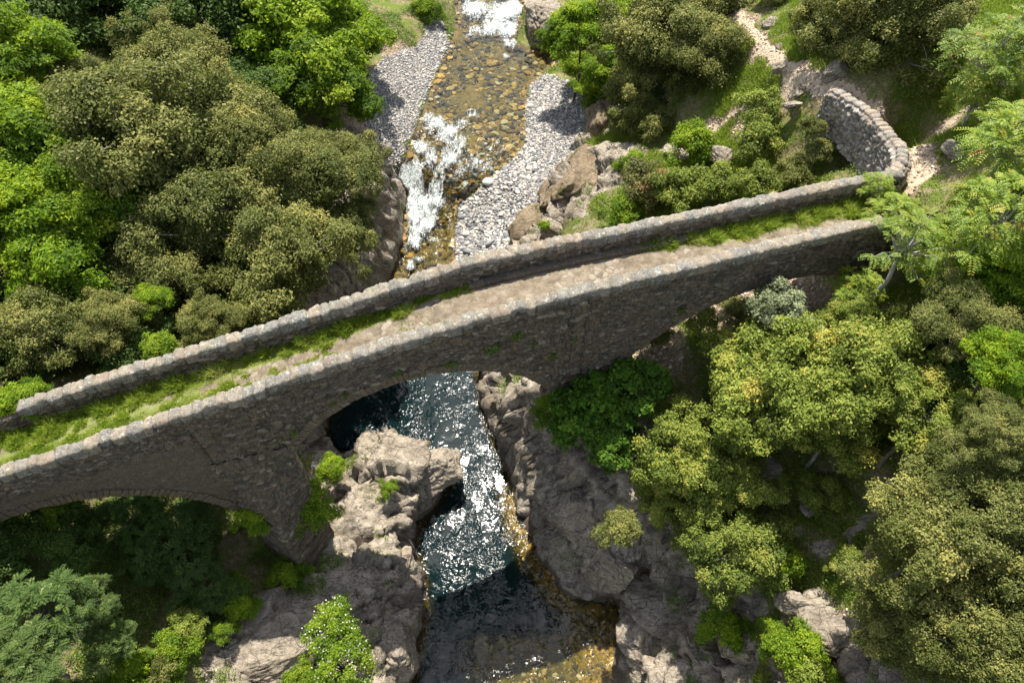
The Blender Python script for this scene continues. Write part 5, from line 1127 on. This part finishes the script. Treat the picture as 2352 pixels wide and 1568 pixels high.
# hillside grass and herbs
free = (~INW) & (~gravel) & (rock < .35)
wt = np.where(free, 1.0, 0) * (1 - .93 * np.clip(bare, 0, 1)) * (1 - .97 * path)
cell = np.outer(np.gradient(gy), np.gradient(gx))
_f = GY * cP + (CZ - HT) * sP; _px = 1176 + FP * GX / _f; _py = 784 - FP * (GY * sP - (CZ - HT) * cP) / _f; vis = (_px > -60) & (_px < 2420) & (_py > -60) & (_py < 1640) & (_f > 0)
near_fade = 1 / (1 + (np.hypot(GX, GY) / 30)**2)
pch = sstep(-.25, .25, fbm(GX * .55, GY * .55, oct=4, seed=120))
openr = ((GX > 4) & (GY > 16)) | ((GX > 7) & (GY < 12))
W1 = (wt * cell * vis * (.4 + pch) * np.where(openr, 1.0, .15) * np.where(GY > 42, .3, 1) * np.where((GX > 6) & (GY > 17) & (GY < 34), 2.2, 1)).ravel(); W1 /= W1.sum()
k = g6.choice(len(W1), 300000, p=W1); sx = np.gradient(gx)[k % nx]; sy = np.gradient(gy)[k // nx]
X = gx[k % nx] + g6.uniform(-.5, .5, len(k)) * sx; Y = gy[k // nx] + g6.uniform(-.5, .5, len(k)) * sy
pt = pch.ravel()[k]
grass('meadow_grass', X, Y, hg(X, Y) - .02, (.10 + .20 * pt) * g6.uniform(.5, 1.5, len(k)), .016 * g6.uniform(.7, 1.6, len(k)), .62 - .18 * pt + g6.normal(0, .18, len(k)))
W2 = (wt * cell * vis * sstep(-.15, .2, fbm(GX * .8, GY * .8, oct=4, seed=131)) * np.where(openr & (GY > 14), .35, 1.0) * np.where((GX < -4) & (GY < 12), 3.0, 1.0)).ravel(); W2 /= W2.sum()
k = g6.choice(len(W2), 200000, p=W2); X = gx[k % nx] + g6.uniform(-.5, .5, len(k)) * np.gradient(gx)[k % nx]; Y = gy[k // nx] + g6.uniform(-.5, .5, len(k)) * np.gradient(gy)[k // nx]
hm = .12 + .35 * sstep(-.1, .5, fbm(X * 1.3, Y * 1.3, oct=3, seed=133))
P = np.stack([X, Y, hg(X, Y) + hm * g6.random(len(k))**.6], -1); V, F_, T = leaves(P, unit(g6.normal(size=(len(k), 3)) * .6 + [0, 0, 1]), .085 * g6.uniform(.6, 1.4, len(k)), .05, g6, np.clip(g6.normal(.5, .2, len(k)), 0, 1))
tag(mesh_obj('undergrowth', V, F_, HERB, None, False, {'tint': T}), kind='stuff')
# moss cushions and small herbs in the cracks of the rock
W3 = ((rock > .5) & (~INW) & (DW > .25) & vis) * cell * sstep(.12, .3, fbm(GX * 1.1, GY * 1.1, oct=4, seed=141)); W3 = W3.ravel() / W3.sum()
kc = g6.choice(len(W3), 420, p=W3); cx, cy = gx[kc % nx], gy[kc // nx]; m = 70
ii = np.repeat(np.arange(420), m); rad = (.08 + .16 * g6.random(420))[ii]; X = cx[ii] + g6.normal(size=len(ii)) * rad; Y = cy[ii] + g6.normal(size=len(ii)) * rad
P = np.stack([X, Y, hg(X, Y) + .10 * g6.random(len(ii)) + .04], -1); V, F_, T = leaves(P, unit(g6.normal(size=P.shape) * .6 + [0, 0, 1]), .07, .04, g6, np.clip(g6.normal(.6, .2, len(ii)), 0, 1))
tag(mesh_obj('rock_herbs', V, F_, HERB, None, False, {'tint': T}), kind='stuff')
# ferns rooted in the joints of the bridge wall
def fern_mesh(seed):
    g = np.random.default_rng(seed); m = 170; P = unit(g.normal(size=(m, 3)) + [0, -.6, .1]) * g.random((m, 1))**.5 * np.array([.30, .13, .20]); return leaves(P, unit(g.normal(size=(m, 3)) * .6 + [0, -.5, .6]), .075, .04, g, np.clip(g.normal(.45, .2, m), 0, 1))
FRN = []
for i in range(3):
    V, F_, T = fern_mesh(i); FRN.append(mesh_obj('wall_fern', V, F_, HERB, None, False, {'tint': T}))
spots = [(1035,835,1.0,'fern directly above the crown of the middle arch'),(1130,800,1.2,'fern patch right of the middle arch crown, upper one'),(1190,770,1.0,'fern high on the wall between middle and right arch'),(1270,815,1.0,'fern above the right pier of the bridge'),
         (1320,780,.7,'small fern near the top of the right pier wall'),(915,852,.9,'fern at the left haunch of the middle arch'),(790,905,.8,'fern low on the left haunch of the middle arch'),(670,990,1.1,'fern at the springing of the middle arch'),
         (1220,790,.8,'fern between the two larger ones on the wall'),(1560,712,1.0,'fern hanging beside the right arch'),(760,925,.7,'tiny fern under the left haunch'),(640,1010,.9,'fern at the top of the shaded pier')]
for i, (px, py, s_, lb) in enumerate(spots):
    o = FRN[i] if i < 3 else FRN[i % 3].copy()
    if i >= 3: C.objects.link(o)
    x_ = px - 1176; y_ = 784 - py; rd = np.array([x_, FP * cP + y_ * sP, -(FP * sP - y_ * cP)]); tt = (N @ (np.array(B0) - 0)) / (N @ rd[:2]) * .995
    o.location = (rd[0] * tt, rd[1] * tt, CZ + rd[2] * tt); o.scale = (s_, s_, s_); o.rotation_euler = (0, 0, AZB + i * .3 - .3); tag(o, lb, 'fern', 'ferns growing on the bridge wall')
